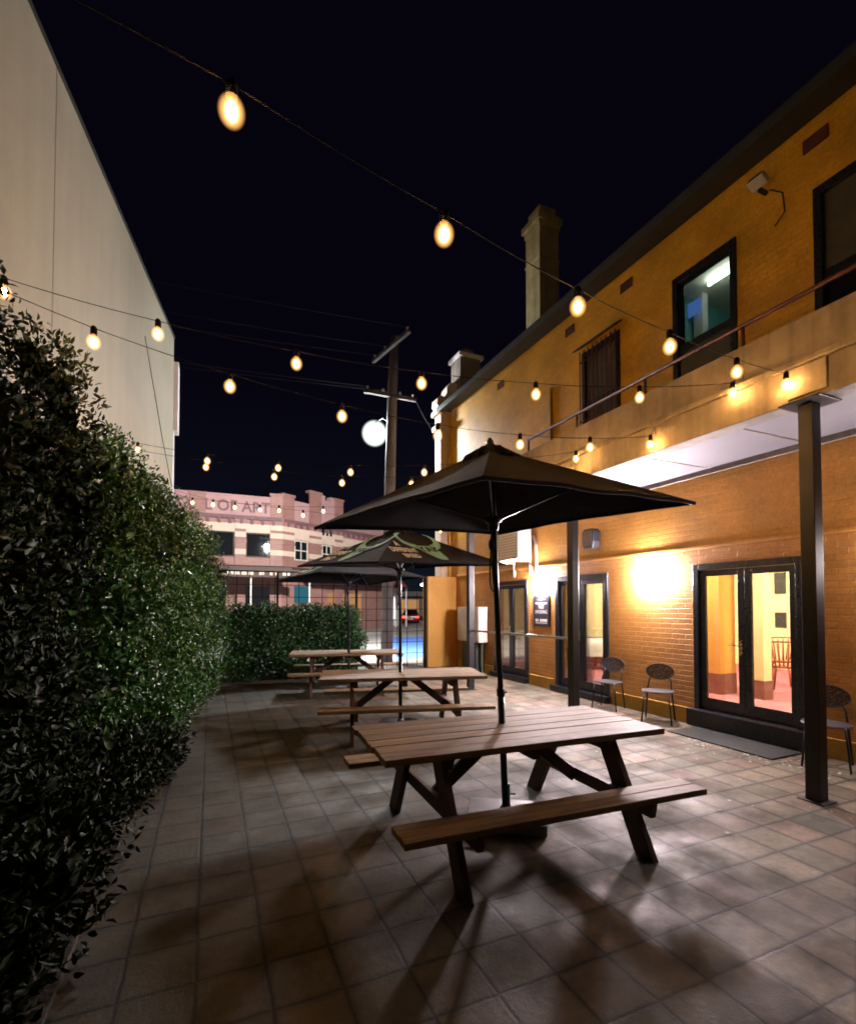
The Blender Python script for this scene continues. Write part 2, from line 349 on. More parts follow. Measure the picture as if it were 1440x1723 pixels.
# ------------------------------------------------------------------ world: night sky
w = bpy.data.worlds.new('World'); S.world = w; w.use_nodes = True; nt = w.node_tree
tn = NT(w); bg = nt.nodes['Background']
sz = tn.new('ShaderNodeSeparateXYZ', {0: tn.new('ShaderNodeTexCoord').outputs['Generated']}).outputs[2]
nt.links.new(tn.ramp(sz, [(0., (.006, .011, .017)), (.12, (.0035, .0042, .009)), (.45, (.0016, .0011, .004))]), bg.inputs[0])   # town glow low over the roofs, near black above
bg.inputs[1].default_value = 1.
S.view_settings.view_transform = 'Standard'; S.view_settings.look = 'None'; S.view_settings.exposure = 0; S.view_settings.gamma = 1
S.render.engine = 'CYCLES'; cy = S.cycles
cy.filter_width = 1.8
cy.use_denoising = True; cy.max_bounces = 7; cy.diffuse_bounces = 3; cy.glossy_bounces = 3; cy.transparent_max_bounces = 12
cy.caustics_reflective = False; cy.caustics_refractive = False; cy.sample_clamp_indirect = 3.

# ------------------------------------------------------------------ ground
def sheet(name, m, pts, z, kind='structure'):
    o = MB().add([(x, y, z) for x, y in pts], [tuple(range(len(pts)))]).build(name, m); o['kind'] = kind; return o
sheet('ground', 'soil', [(-300, -300), (500, -300), (500, 500), (-300, 500)], -.16)
sheet('road', 'asphalt', [(-120, 14.9), (300, 14.9), (300, 300), (-120, 300)], -.135)
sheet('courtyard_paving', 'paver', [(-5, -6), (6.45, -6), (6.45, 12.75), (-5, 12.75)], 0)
b = MB(); b.box(-60, 60, 12.75, 14.7, -.15, -.006); o = b.build('footpath', 'concrete'); o['kind'] = 'structure'
b = MB(); b.box(-60, 60, 14.7, 14.9, -.15, -.0); o = b.build('kerb', 'concrete', bevel=.02); o['kind'] = 'structure'
o = MB().prism([(-40, 28.6), (5.2, 28.6), (13, 33.4), (60, 64), (60, 80), (-40, 80)], .14, 'z', -.14).build('far_footpath', 'concrete'); o['kind'] = 'structure'
sheet('blue_parking_bay', 'bluebay', [(5.6, 15.2), (9.2, 15.2), (13.2, 27.5), (9.6, 27.5)], -.131)
o = MB().add([(5.45, 15.2, -.131), (5.57, 15.2, -.131), (9.57, 27.5, -.131), (9.45, 27.5, -.131)], [(0, 1, 2, 3)]).build('bay_line', 'whiteline'); o['kind'] = 'structure'
o = MB().prism([(-2.4, -2), (-.62, -2), (-.6, 3.6), (-.5, 8.8), (-.3, 10.9), (.6, 11.15), (3.4, 11.15), (3.4, 12.5), (-1.2, 12.5)], .03, 'z', .0).build('garden_bed', 'soil'); o['kind'] = 'structure'

# fallen petals by the door: nobody could count them
b = MB()
for i in range(420):
    if i < 190: x, y = random.gauss(5.75, .22), random.gauss(3.75, .55)
    elif i < 320: x, y = random.uniform(4.6, 6.3), random.uniform(1.5, 8)
    else: x, y = random.uniform(3., 6.3), random.uniform(1., 10)
    if x > 6.3: continue
    s_ = random.uniform(.006, .017); a = random.uniform(0, 6.3); z = .004 + random.uniform(0, .004)
    b.add([(x + s_ * math.cos(a + k) * (1.5 if k % 2 else .8), y + s_ * math.sin(a + k), z + random.uniform(0, .008)) for k in (0, 1.57, 3.14, 4.71)], [(0, 1, 2, 3)])
tag(b.build('petal_litter', 'flake'), 'pale fallen petals scattered over the paving by the doors', 'litter', kind='stuff')

# ------------------------------------------------------------------ the yellow building
X0 = 6.4
bld = thing('yellow_building', 'long two storey ochre painted brick building with a concrete balcony and dark doors', 'building', (X0, 5, 0))
def off(b): # shift mesh so that it sits right under the building's empty
    b.v = [(x - X0, y - 5, z) for x, y, z in b.v]; return b
doors = [(3.56, 5.02, .24, 2.3), (6.69, 8.15, .12, 2.29), (9.1, 10.5, .12, 2.28)]
wins = [(2.15, 3.38, 4.35, 6.56), (4.30, 5.30, 4.35, 6.66), (6.36, 7.31, 4.35, 6.47)]
off(MB().wall(X0, -4, 13, 0, 2.53, .25, doors)).build('lower_wall', 'yellowbrick', bld)
off(MB().wall(X0 - .012, -4, 13, 2.53, 3.62, .262, [])).build('band_wall', 'bandbrick', bld)
off(MB().wall(X0 - .012, -4, 13, 3.62, 7.4, .262, wins)).build('upper_wall', 'render', bld)
off(MB().prism([(X0 - .035, 2.52), (X0 - .013, 2.52), (X0 - .013, 2.6), (X0 - .035, 2.555)], 17, 'y', -4)).build('wall_ledge', 'bandbrick', bld, bevel=.004)
for a, c in ((-4, 3.5), (5.08, 6.63), (8.21, 9.04), (10.56, 12.4)):
    b = MB(); b.box(X0 - .035, X0 - .002, a, c, 0, .2); b.box(X0 - .042, X0 - .002, a, c, .2, .222); off(b).build('plinth', 'plinth', bld)
off(MB().box(X0 + .25, X0 + 9, 12.74, 13, 0, 7.4)).build('end_wall', 'render', bld)
# roof: eave, gutter and slope
b = MB(); b.prism([(6.12, 7.4), (6.12, 7.52), (10.6, 9.9), (15, 7.52), (15, 7.4)], 17.1, 'y', -4.05)
off(b).build('roof', 'roof', bld)
b = MB()
b.prism([(6.0, 7.36), (6.16, 7.36), (6.16, 7.50), (5.98, 7.50), (5.98, 7.47)], 17.1, 'y', -4.05)
off(b).build('gutter', 'roof', bld)
for y, z in ((6.2, 7.13), (3.34, 7.13), (7.64, 7.1), (10.18, 7.07)):
    b = MB(); b.box(X0 - .03, X0 - .013, y - .13, y + .13, z - .08, z + .08)
    for k in range(5): b.box(X0 - .036, X0 - .03, y - .12, y + .12, z - .07 + k * .032, z - .055 + k * .032)
    off(b).build('air_vent', 'rustrail', bld)
# tall rendered chimney and the small capped one above the street corner
b = MB(); b.box(7.5, 8.1, 10.1, 10.7, 7.6, 11.35); b.box(7.47, 8.13, 10.07, 10.73, 11.35, 11.5); b.box(7.42, 8.18, 10.02, 10.78, 11.5, 11.66); b.box(7.55, 8.05, 10.15, 10.65, 11.66, 11.95); b.box(7.48, 8.12, 10.08, 10.72, 10.55, 10.6)
ch = off(b).build('chimney', 'chimney', bld, bevel=.01)
b = MB(); b.box(6.62, 7.3, 12.75, 13.35, 7.3, 9.05)
ch2 = off(b).build('corner_pier', 'balcony', bld, bevel=.01)
b = MB(); b.box(6.55, 7.37, 12.68, 13.42, 9.05, 9.16); off(b).build('pier_cap', 'white', ch2, bevel=.01)
b = MB(); b.lathe([(.3, 0), (.3, .06), (.26, .16), (.16, .26), (.02, .3)], 16, (6.96, 13.05, 9.16)); off(b).build('pier_dome', 'balcony', ch2, smooth=True)
# ornamental street facade edge
b = MB(); b.box(6.1, 6.42, 13.0, 13.4, 0, 7.35); b.box(6.02, 6.45, 12.95, 13.45, 6.9, 7.05); b.box(6.0, 6.46, 12.93, 13.47, 7.35, 7.5); b.box(6.05, 6.42, 12.96, 13.44, 5.15, 5.35)
sc = [(6.6, 7.5), (6.05, 7.5), (5.98, 7.62), (6.0, 7.8), (6.1, 7.88), (6.24, 7.86), (6.3, 7.98), (6.3, 8.15), (6.4, 8.3), (6.55, 8.34), (6.66, 8.26), (6.7, 8.12), (6.85, 8.0), (6.95, 8.05), (7.05, 8.2), (7.05, 7.5)]
b.prism(sc, .4, 'y', 12.98)
off(b).build('facade_pilaster', 'creamtrim', bld, bevel=.01)
b = MB(); b.tube([(6.36, 12.95, 7.3), (6.36, 12.93, 6.6), (6.36, 12.93, .1)], .045, 8); b.tube([(6.3, 12.6, 7.36), (6.33, 12.85, 7.0), (6.36, 12.93, 6.4)], .012, 6); b.tube([(6.3, 12.45, 7.36), (6.33, 12.75, 6.95), (6.36, 12.9, 6.3)], .012, 6)
off(b).build('downpipe', 'ochre', bld)
b = MB(); b.box(X0 - .07, X0 - .012, 8.2, 8.3, 4.9, 6.2); off(b).build('wall_duct', 'plinth', bld, bevel=.004)
# yellow stub wall closing the yard at the fence
off(MB().box(5.52, X0 - .003, 12.6, 12.98, 0, 2.53)).build('stub_wall', 'ochre', bld, bevel=.008)
# balcony
b = MB(); b.box(4.78, 5.0, -3, 9.3, 3.52, 3.84); b.box(4.74, 5.0, -3, 9.3, 3.84, 3.9); b.box(4.8, 5.0, -3, 9.3, 3.9, 4.28); b.box(5.0, X0 - .014, 9.1, 9.3, 3.52, 4.28)
for y in (-.4, 2.6, 5.78, 8.92): b.box(4.76, 4.8, y - .16, y + .16, 3.56, 3.83)
off(b).build('balcony_parapet', 'balcony', bld, bevel=.008)
off(MB().box(5.0, X0 - .014, -3, 9.1, 3.62, 3.76)).build('balcony_soffit', 'soffit', bld)
b = MB()
for y in np.arange(-2.5, 9, 1.2): b.box(5.0, X0 - .014, y - .012, y + .012, 3.612, 3.62)
b.box(X0 - .07, X0 - .014, -3, 9.1, 3.55, 3.62)
off(b).build_each('soffit_batten', 'balcony', bld)
b = MB(); b.tube([(4.86, 6.9, 4.5), (4.86, -2.9, 4.54)], .022, 8)
for y in (6.88, 5.68, 4.44, 3.22, 2.0, .8): b.tube([(4.86, y, 4.27), (4.86, y, 4.52)], .018, 8)
off(b).build('balcony_railing', 'rustrail', bld, smooth=True)
for y in (-.4, 2.64, 5.8, 8.94):
    b = MB(); b.box(4.805, 4.925, y - .06, y + .06, .012, 3.5); b.box(4.70, 5.04, y - .17, y + .17, 3.5, 3.516); b.box(4.76, 4.97, y - .105, y + .105, 0, .012)
    off(b).build('steel_post', 'steel', bld, bevel=.006)
b = MB(); b.tube([(4.865, 5.86, 1.22), (4.865, 8.88, 1.2)], .02, 10); off(b).build('post_rail', 'galv', bld, smooth=True)

def french_door(y0, y1, z0, z1, sill):
    fr = MB(); f = .085; X = X0
    fr.box(X - .03, X + .12, y0 + .005, y0 + f, z0, z1 - .005); fr.box(X - .03, X + .12, y1 - f, y1 - .005, z0, z1 - .005); fr.box(X - .03, X + .12, y0 + f, y1 - f, z1 - .09, z1 - .005)
    d = off(fr).build('door', 'navy', bld, bevel=.004)
    mid = (y0 + y1) / 2
    for a, c in ((y0 + f + .003, mid - .004), (mid + .004, y1 - f - .003)):
        l = MB(); st = .085; zt, zb = z1 - .095, z0 + .012
        l.box(X + .01, X + .055, a, a + st, zb, zt); l.box(X + .01, X + .055, c - st, c, zb, zt); l.box(X + .01, X + .055, a + st, c - st, zt - .085, zt); l.box(X + .01, X + .055, a + st, c - st, zb, zb + .16)
        off(l).build('door_leaf', 'navy', d, bevel=.004)
        off(MB().box(X + .028, X + .036, a + st - .006, c - st + .006, zb + .155, zt - .08)).build('door_pane', 'glass', d)
    h = MB(); h.box(X - .002, X + .01, mid + .03, mid + .07, 1.05, 1.25); h.tube([(X - .002, mid + .05, 1.18), (X - .05, mid + .05, 1.18)], .009, 8); h.tube([(X - .05, mid + .045, 1.18), (X - .055, mid + .17, 1.175)], .009, 8)
    off(h).build('door_handle', 'brass', d, smooth=False)
    s_ = MB(); s_.box(X - .14, X + .12, y0 - .04, y1 + .04, .012, z0 - .012); s_.box(X - .15, X + .12, y0 - .05, y1 + .05, z0 - .012, z0)
    off(s_).build('door_step', 'navy', d, bevel=.005)
for (y0, y1, z0, z1) in doors: french_door(y0, y1, z0, z1, .0)

def sash_window(y0, y1, z0, z1, pane_lo='greyglass', pane_hi='glass'):
    X = X0 - .012; fr = MB(); f = .09; zm = z0 + (z1 - z0) * .52
    fr.box(X - .02, X + .14, y0 + .004, y0 + f, z0 + .004, z1 - .004); fr.box(X - .02, X + .14, y1 - f, y1 - .004, z0 + .004, z1 - .004)
    fr.box(X - .02, X + .14, y0 + f, y1 - f, z1 - .1, z1 - .004); fr.box(X - .02, X + .14, y0 + f, y1 - f, z0 + .004, z0 + .1)
    fr.box(X + .02, X + .08, y0 + f, y1 - f, zm - .06, zm + .06); fr.box(X + .03, X + .07, y0 + f, y1 - f, zm - .52, zm - .48)
    wd = off(fr).build('window', 'navy', bld, bevel=.004)
    off(MB().box(X + .045, X + .052, y0 + f, y1 - f, zm + .06, z1 - .1)).build('upper_pane', pane_hi, wd)
    off(MB().box(X + .05, X + .057, y0 + f, y1 - f, z0 + .1, zm - .06)).build('lower_pane', pane_lo, wd)
    return wd
sash_window(*wins[0], pane_lo='darkglass', pane_hi='greyglass'); sash_window(*wins[1]); wd = sash_window(*wins[2], pane_lo='greyglass', pane_hi='greyglass')
# bars and hood over the small window
y0, y1, z0, z1 = wins[2]; b = MB(); X = X0 - .1
for k in range(9): b.box(X, X + .016, y0 + .03 + k * (y1 - y0 - .06) / 8 - .008, y0 + .03 + k * (y1 - y0 - .06) / 8 + .008, z0, z1)
for z in (z0 + .15, z0 + .8, z1 - .2): b.box(X + .016, X + .03, y0, y1, z - .015, z + .015)
off(b).build('window_grille', 'rustrail', wd)
b = MB(); b.prism([(X0 - .2, z1 + .0), (X0 - .015, z1 + .12), (X0 - .015, z1 + .15), (X0 - .2, z1 + .03)], y1 - y0 + .1, 'y', y0 - .05); off(b).build('window_hood', 'roof', wd)

# rooms behind the ground floor doors and behind the lit upper window
RX = 6.65
b = MB()
b.box(RX, 12.5, 2.4, 12.6, .1, .2); off(b).build('room_floor', 'carpet', bld)
b = MB(); b.box(12.5, 12.6, 2.4, 12.6, .2, 3.3); b.box(RX + .002, 12.5, 2.3, 2.4, .2, 3.3); b.box(RX + .002, 12.5, 12.6, 12.7, .2, 3.3); off(b).build_each('room_wall', 'roomwall', bld)
off(MB().box(RX + .002, 12.6, 2.3, 12.7, 3.3, 3.4)).build('room_ceiling', 'ceiling', bld)
b = MB(); b.box(8.1, 8.3, 5.12, 5.45, .5, 3.3); b.box(9.3, 9.35, 7.1, 12.6, .5, 3.3); off(b).build_each('room_column', 'roomwall', bld)
b = MB(); b.box(7.9, 8.3, 5.72, 6.6, .55, 3.3); off(b).build('room_partition', 'roomorange', bld)
b = MB(); b.box(8.09, 8.31, 5.11, 5.46, .2, .5); b.box(7.89, 8.31, 5.71, 6.61, .2, .55); b.box(9.29, 9.36, 7.09, 12.6, .2, .5); off(b).build_each('room_dado', 'skirt', bld)
b = MB()
for y in (3.6, 6.6, 9.8):
    for x in (7.4, 10.4): b.box(x - .3, x + .3, y - .3, y + .3, 3.27, 3.295)
off(b).build_each('room_light', 'roomlamp', bld)
b = MB(); b.box(12.47, 12.5, 7.35, 7.6, 2.0, 2.5); b.box(12.47, 12.5, 7.35, 7.6, 1.2, 1.55); off(b).build_each('wall_picture', 'signblack', bld)
b = MB(); b.box(RX, 9.3, 3.6, 8.9, 4.3, 4.4); b.box(RX, 9.3, 3.6, 8.9, 7.33, 7.39); off(b).build_each('upper_room_floor', 'ceiling', bld)
b = MB(); b.box(9.3, 9.4, 3.6, 8.9, 4.3, 7.39); b.box(RX + .002, 9.3, 8.9, 9.0, 4.3, 7.39); b.box(RX + .002, 9.3, 3.5, 3.6, 4.3, 7.39); b.box(RX + .002, 9.3, 6.25, 6.3, 4.4, 7.33)
off(b).build_each('upper_room_wall', 'tealwall', bld)
b = MB(); b.tube([(7.8, 5.2, 7.25), (7.8, 5.75, 7.25)], .03, 8); off(b).build('fluorescent_tube', 'tube', bld)
b = MB(); b.box(8.0, 8.14, 6.02, 6.2, 4.4, 7.33); off(b).build('upper_room_post', 'offwhite', bld)
b = MB(); b.box(7.9, 7.93, 6.0, 6.24, 6.95, 7.2); off(b).build('upper_room_screen', 'screen', bld)

# things fixed to or standing by that wall
def wall_lamp(y, z, label, m='walllamp'):
    t = thing('wall_lamp', label, 'lamp', (X0, y, z), group='round wall lamps beside the doors')
    b = MB(); b.tube([(-.001, 0, 0), (-.03, 0, 0)], .18, 24); b.build('back_plate', 'white', t)
    b = MB(Matrix.Rotation(-PI / 2, 4, 'Y')); b.lathe([(.185, .03), (.195, .05), (.19, .09), (.15, .12), (.08, .135), (.01, .138)], 20); b.build('diffuser', m, t, smooth=True)
wall_lamp(5.78, 2.19, 'lit white wall lamp between the wide french door and the middle door')
wall_lamp(8.6, 2.17, 'lit white wall lamp directly above the no smoking sign')
wall_lamp(2.5, 2.2, 'lit wall lamp at the near side of the wide french door', 'walllampdim')

t = thing('notice_board', 'black no smoking sign with white lettering hung under a wall lamp', 'sign', (X0 - .012, 8.61, 1.6))
MB().box(-.012, .01, -.27, .27, -.33, .33).build('board', 'signblack', t, bevel=.003)
b = MB()
def line(txt, size, z, sx=1.):
    v, f = text_mesh(txt, size, sx); b.add([(-.0135, -x, y + z) for x, y in v], f)
line('NO', .115, .045); line('SMOKING', .1, -.055, .92)
for z, n, ww, hh in ((.16, 9, .034, .028), (-.2, 8, .042, .055), (-.255, 11, .027, .018)):
    for k in range(n):
        if z == -.2 and k == 2: continue
        y = (n / 2 - .5 - k) * .4 / n; b.add([(-.0135, y - ww / 2, z - hh / 2), (-.0135, y + ww / 2, z - hh / 2), (-.0135, y + ww / 2, z + hh / 2), (-.0135, y - ww / 2, z + hh / 2)], [(3, 2, 1, 0)])
b.add([(-.0135, .17, .235), (-.0135, .05, .245), (-.0135, 0, .3), (-.0135, -.05, .245), (-.0135, -.17, .235), (-.0135, -.15, .275), (-.0135, .15, .275)], [(0, 1, 5 - 3, 3, 4)])
b.build('lettering', 'print', t)

t = thing('air_conditioner', 'white split air conditioner outdoor unit bracketed high on the ochre wall', 'air conditioner', (X0, 9.3, 2.72))
b = MB(); b.box(-.42, -.06, -.42, .42, 0, .66); b.build('casing', 'acpaint', t, bevel=.02)
b = MB()
for k in range(9): b.box(-.428, -.42, -.36, .3, .07 + k * .06, .09 + k * .06)
b.build('grille', 'offwhite', t)
for q in (-.31, .31):
    b = MB(); b.prism([(-.42, 0), (-.002, 0), (-.002, -.35), (-.04, -.35), (-.05, -.05), (-.42, -.05)], .04, 'y', q - .02); b.build('bracket', 'offwhite', t)
b = MB(); b.tube([(-.05, -.46, .5), (-.04, -.55, .3), (-.03, -.56, -.2), (-.03, -.52, -.45)], .035, 8); b.tube([(-.05, -.3, -.02), (-.04, -.36, -.15), (-.03, -.4, -.35)], .018, 6); b.build('pipe', 'foam', t, smooth=True)

t = thing('meter_cabinet', 'white electrical meter cabinet on the wall beside the yellow stub wall', 'cabinet', (X0, 11.4, .78))
b = MB(); b.box(-.27, -.003, -.56, .6, 0, .9); b.build('box', 'offwhite', t, bevel=.012)
b = MB(); b.box(-.278, -.27, -.53, .015, .03, .87); b.box(-.278, -.27, .03, .57, .03, .87); b.build('door', 'offwhite', t, bevel=.004)
MB().box(-.29, -.278, -.05, -.03, .4, .5).build('latch', 'blackmetal', t)
b = MB(); b.box(-.2, -.003, -.3, .5, -.76, -.0); b.tube([(-.1, -.42, -.77), (-.1, -.42, 0)], .04, 8); b.build('conduit_cover', 'greenbox', t, bevel=.01)

t = thing('wall_speaker', 'small grey outdoor speaker mounted on the wall above the middle door', 'speaker', (X0 - .012, 6.96, 2.9))
b = MB(); b.prism([(-.12, -.17), (.12, -.17), (.15, -.05), (.15, .13), (.1, .19), (-.1, .19), (-.15, .13), (-.15, -.05)], -.17, 'x', -.05); b.build('cabinet', 'steel', t, bevel=.02)
b = MB(); b.prism([(-.1, -.13), (.1, -.13), (.12, -.04), (.12, .11), (.08, .15), (-.08, .15), (-.12, .11), (-.12, -.04)], -.008, 'x', -.222); b.build('grille', 'chairmetal', t)
MB().box(-.05, .002, -.04, .04, -.05, .05).build('bracket', 'blackmetal', t)

t = thing('flood_light', 'unlit white floodlight fixed high on the wall between two upper windows', 'light', (X0 - .012, 3.9, 6.93))
b = MB(Matrix.Rotation(.5, 4, 'Y')); b.box(-.26, -.12, -.1, .1, -.035, .04); b.build('head', 'offwhite', t, bevel=.012)
b = MB(Matrix.Rotation(.5, 4, 'Y')); b.box(-.264, -.26, -.085, .085, -.025, .03); b.build('lens', 'greyglass', t)
b = MB(); b.box(-.14, .002, -.02, .02, -.02, .02); b.tube([(-.02, -.05, 0), (-.015, -.2, -.15), (-.015, -.22, -.4), (-.015, -.1, -.5)], .008, 6); b.build('bracket', 'blackmetal', t)

o = MB().box(-.3, .26, -.68, .68, 0, .014).build('door_mat', 'mat', bevel=.004); o.location = (5.97, 4.2, .003); tag(o, 'dark grey door mat lying before the wide french door', 'mat')

# ------------------------------------------------------------------ outdoor chairs
def make_chair():
    t = thing('metal_chair', '', 'chair', group='grey metal chairs along the ochre wall')
    b = MB(); n = 20
    b.prism([(.2 * math.cos(2 * PI * k / n) * (1 if math.cos(2 * PI * k / n) < 0 else 1.05), .21 * math.sin(2 * PI * k / n)) for k in range(n)], .014, 'z', .445)
    b.tube([(.205 * math.cos(2 * PI * k / n), .215 * math.sin(2 * PI * k / n), .448) for k in range(n + 1)], .011, 6)
    b.build('seat', 'chairmetal', t)
    # oval back panel bowed backwards
    b = MB(); pts = []; N = 24
    def bp(y, z): return (-.235 + .55 * y * y * .55, y, z)
    ring = [(.19 * math.cos(2 * PI * k / N), .71 + .115 * math.sin(2 * PI * k / N)) for k in range(N)]
    vs = [bp(0, .71)] + [bp(y * q, .71 + (z - .71) * q) for q in (.5, 1.) for y, z in ring]
    fs = [(0, 1 + k, 1 + (k + 1) % N) for k in range(N)] + [(1 + k, 1 + N + k, 1 + N + (k + 1) % N, 1 + (k + 1) % N) for k in range(N)]
    b.add(vs, fs); b.tube([bp(y, z) for y, z in ring + ring[:1]], .01, 6); o = b.build('backrest', 'chairmesh', t)
    sd = o.modifiers.new('thickness', 'SOLIDIFY'); sd.thickness = .006
    for sy in (-1, 1):
        b = MB(); b.tube([(.16, sy * .16, .45), (.2, sy * .2, .0)], .011, 8); b.build('leg', 'blackmetal', t, smooth=True)
        b = MB(); b.tube([bp(sy * .13, .64), (-.22, sy * .15, .56), (-.16, sy * .165, .46), (-.2, sy * .2, .0)], .011, 8); b.build('leg', 'blackmetal', t, smooth=True)
    return t
c0 = make_chair()
for i, (x, y, a, l) in enumerate([(6.05, 6.36, 206, 'grey metal chair beside the right jamb of the middle door'), (6.05, 5.36, 214, 'grey metal chair against brick between the lamp and the wide french door'), (6.02, 3.16, 204, 'grey metal chair half hidden behind the nearest steel post')]):
    t = c0 if i == 0 else copy_tree(c0); t.location = (x, y, 0); t.rotation_euler = (0, 0, math.radians(a)); t['label'] = l

# indoor furniture seen through the doors
def bentwood(x, y, a, label):
    t = thing('bentwood_chair', label, 'chair', (x, y, .2), math.radians(a), group='red bentwood chairs indoors')
    MB().lathe([(.19, .43), (.205, .44), (.205, .46), (.19, .465)], 20).build('seat', 'redwood', t, smooth=True)
    for sx in (-1, 1):
        for sy in (-1, 1): MB().tube([(sx * .14, sy * .14, .43), (sx * .19, sy * .19, 0)], .016, 8).build('leg', 'redwood', t, smooth=True)
    b = MB(); A = [(-.2 - .04 * math.cos(q), .21 * math.sin(q) * 1.0, .87 + .02 * math.cos(q)) for q in np.linspace(-PI / 2, PI / 2, 9)]
    b.tube([(-.16, -.17, .45)] + A + [(-.16, .17, .45)], .017, 8)
    for k in range(5): b.tube([(-.17, (k - 2) * .055, .46), (-.23, (k - 2) * .085, .86)], .011, 6)
    b.build('backrest', 'redwood', t, smooth=True)
bentwood(9.15, 5.42, 25, 'red bentwood chair seen through the wide french door, facing its table')
bentwood(10.0, 6.0, 200, 'red bentwood chair deeper inside behind the yellow column')
t = thing('round_table', 'small table under a white cloth seen through the middle door', 'table', (8.5, 9.35, .2))
b = MB(); n = 40; ring = lambda z, r, w_: [((r + w_ * math.cos(7 * 2 * PI * k / n)) * math.cos(2 * PI * k / n), (r + w_ * math.cos(7 * 2 * PI * k / n)) * math.sin(2 * PI * k / n), z) for k in range(n)]
vs = ring(.75, .4, 0) + ring(.74, .42, 0) + ring(.55, .43, .015) + ring(.32, .44, .03)
b.add(vs, [tuple(range(n))] + [(i * n + k, i * n + (k + 1) % n, (i + 1) * n + (k + 1) % n, (i + 1) * n + k) for i in range(3) for k in range(n)]); b.build('tablecloth', 'cloth', t, smooth=True)
MB().lathe([(.22, 0), (.22, .02), (.04, .05), (.035, .7), (.2, .73)], 16).build('pedestal', 'redwood', t)
bentwood(9.25, 9.6, 190, 'red bentwood chair drawn up to the white clothed table indoors')

# ------------------------------------------------------------------ picnic tables
def make_table():
    t = thing('picnic_table', '', 'table', group='timber picnic tables along the yard')
    L, H_, W_ = 2.18, .78, .94
    b = MB(); n = 6; bw = W_ / n
    for k in range(n):
        y = -W_ / 2 + k * bw; e = random.uniform(-.008, .008)
        b.box(-L / 2 + e, L / 2 + e, y + .003, y + bw - .003, H_ - .042 + random.uniform(-.001, .001), H_ + random.uniform(-.0015, .0015))
    b.build('tabletop', 'wood', t, bevel=.005)
    for sy in (-1, 1):
        b = MB()
        for k in range(2):
            y = sy * .70 + (k - .5) * .118; b.box(-L / 2 + random.uniform(-.006, .006), L / 2, y - .0575, y + .0575, .45 - .042, .45 + random.uniform(-.001, .001))
        b.build('bench_seat', 'wood', t, bevel=.005)
    for sx in (-1, 1):
        x = sx * .68
        for sy in (-1, 1):
            b = MB(); th = math.atan2(.42, .738)
            # splayed leg: plank of 0.14 x 0.045 cut flat top and bottom
            w_ = .085
            yt, yb = sy * .28, sy * .68
            b.prism([(yt - w_, H_ - .045), (yt + w_, H_ - .045), (yb + w_, 0), (yb - w_, 0)], .048, 'x', x - .024)
            b.build('leg', 'darkwood', t, bevel=.004)
        b = MB(); xi = x - sx * .047
        b.prism([(-.41, H_ - .045), (.41, H_ - .045), (.36, H_ - .14), (-.36, H_ - .14)], .044, 'x', xi - .022)
        b.prism([(-.81, .405), (.81, .405), (.79, .31), (-.79, .31)], .044, 'x', xi - .022)
        b.build('crossbeam', 'darkwood', t, bevel=.004)
        b = MB(); b.beam((xi - sx * .024, 0, .345), (sx * .12, 0, H_ - .06), .044, .09, (0, 0, 1)); b.build('brace', 'darkwood', t, bevel=.004)
    b = MB(); b.box(-.03, .03, -.4, .4, H_ - .13, H_ - .044); b.build('centre_batten', 'darkwood', t, bevel=.004)
    return t
t0 = make_table()
TB = [(2.07, 3.23, -2.5, 'nearest picnic table, big weathered timber top around a black umbrella pole'),
      (2.42, 6.42, -14.5, 'middle picnic table under the printed umbrella, half lit by the street lamp'),
      (2.52, 9.85, -12.5, 'furthest picnic table, standing before the low box hedge and mesh fence')]
for i, (x, y, a, l) in enumerate(TB):
    t = t0 if i == 0 else copy_tree(t0); t.location = (x, y, 0); t.rotation_euler = (0, 0, math.radians(a)); t['label'] = l

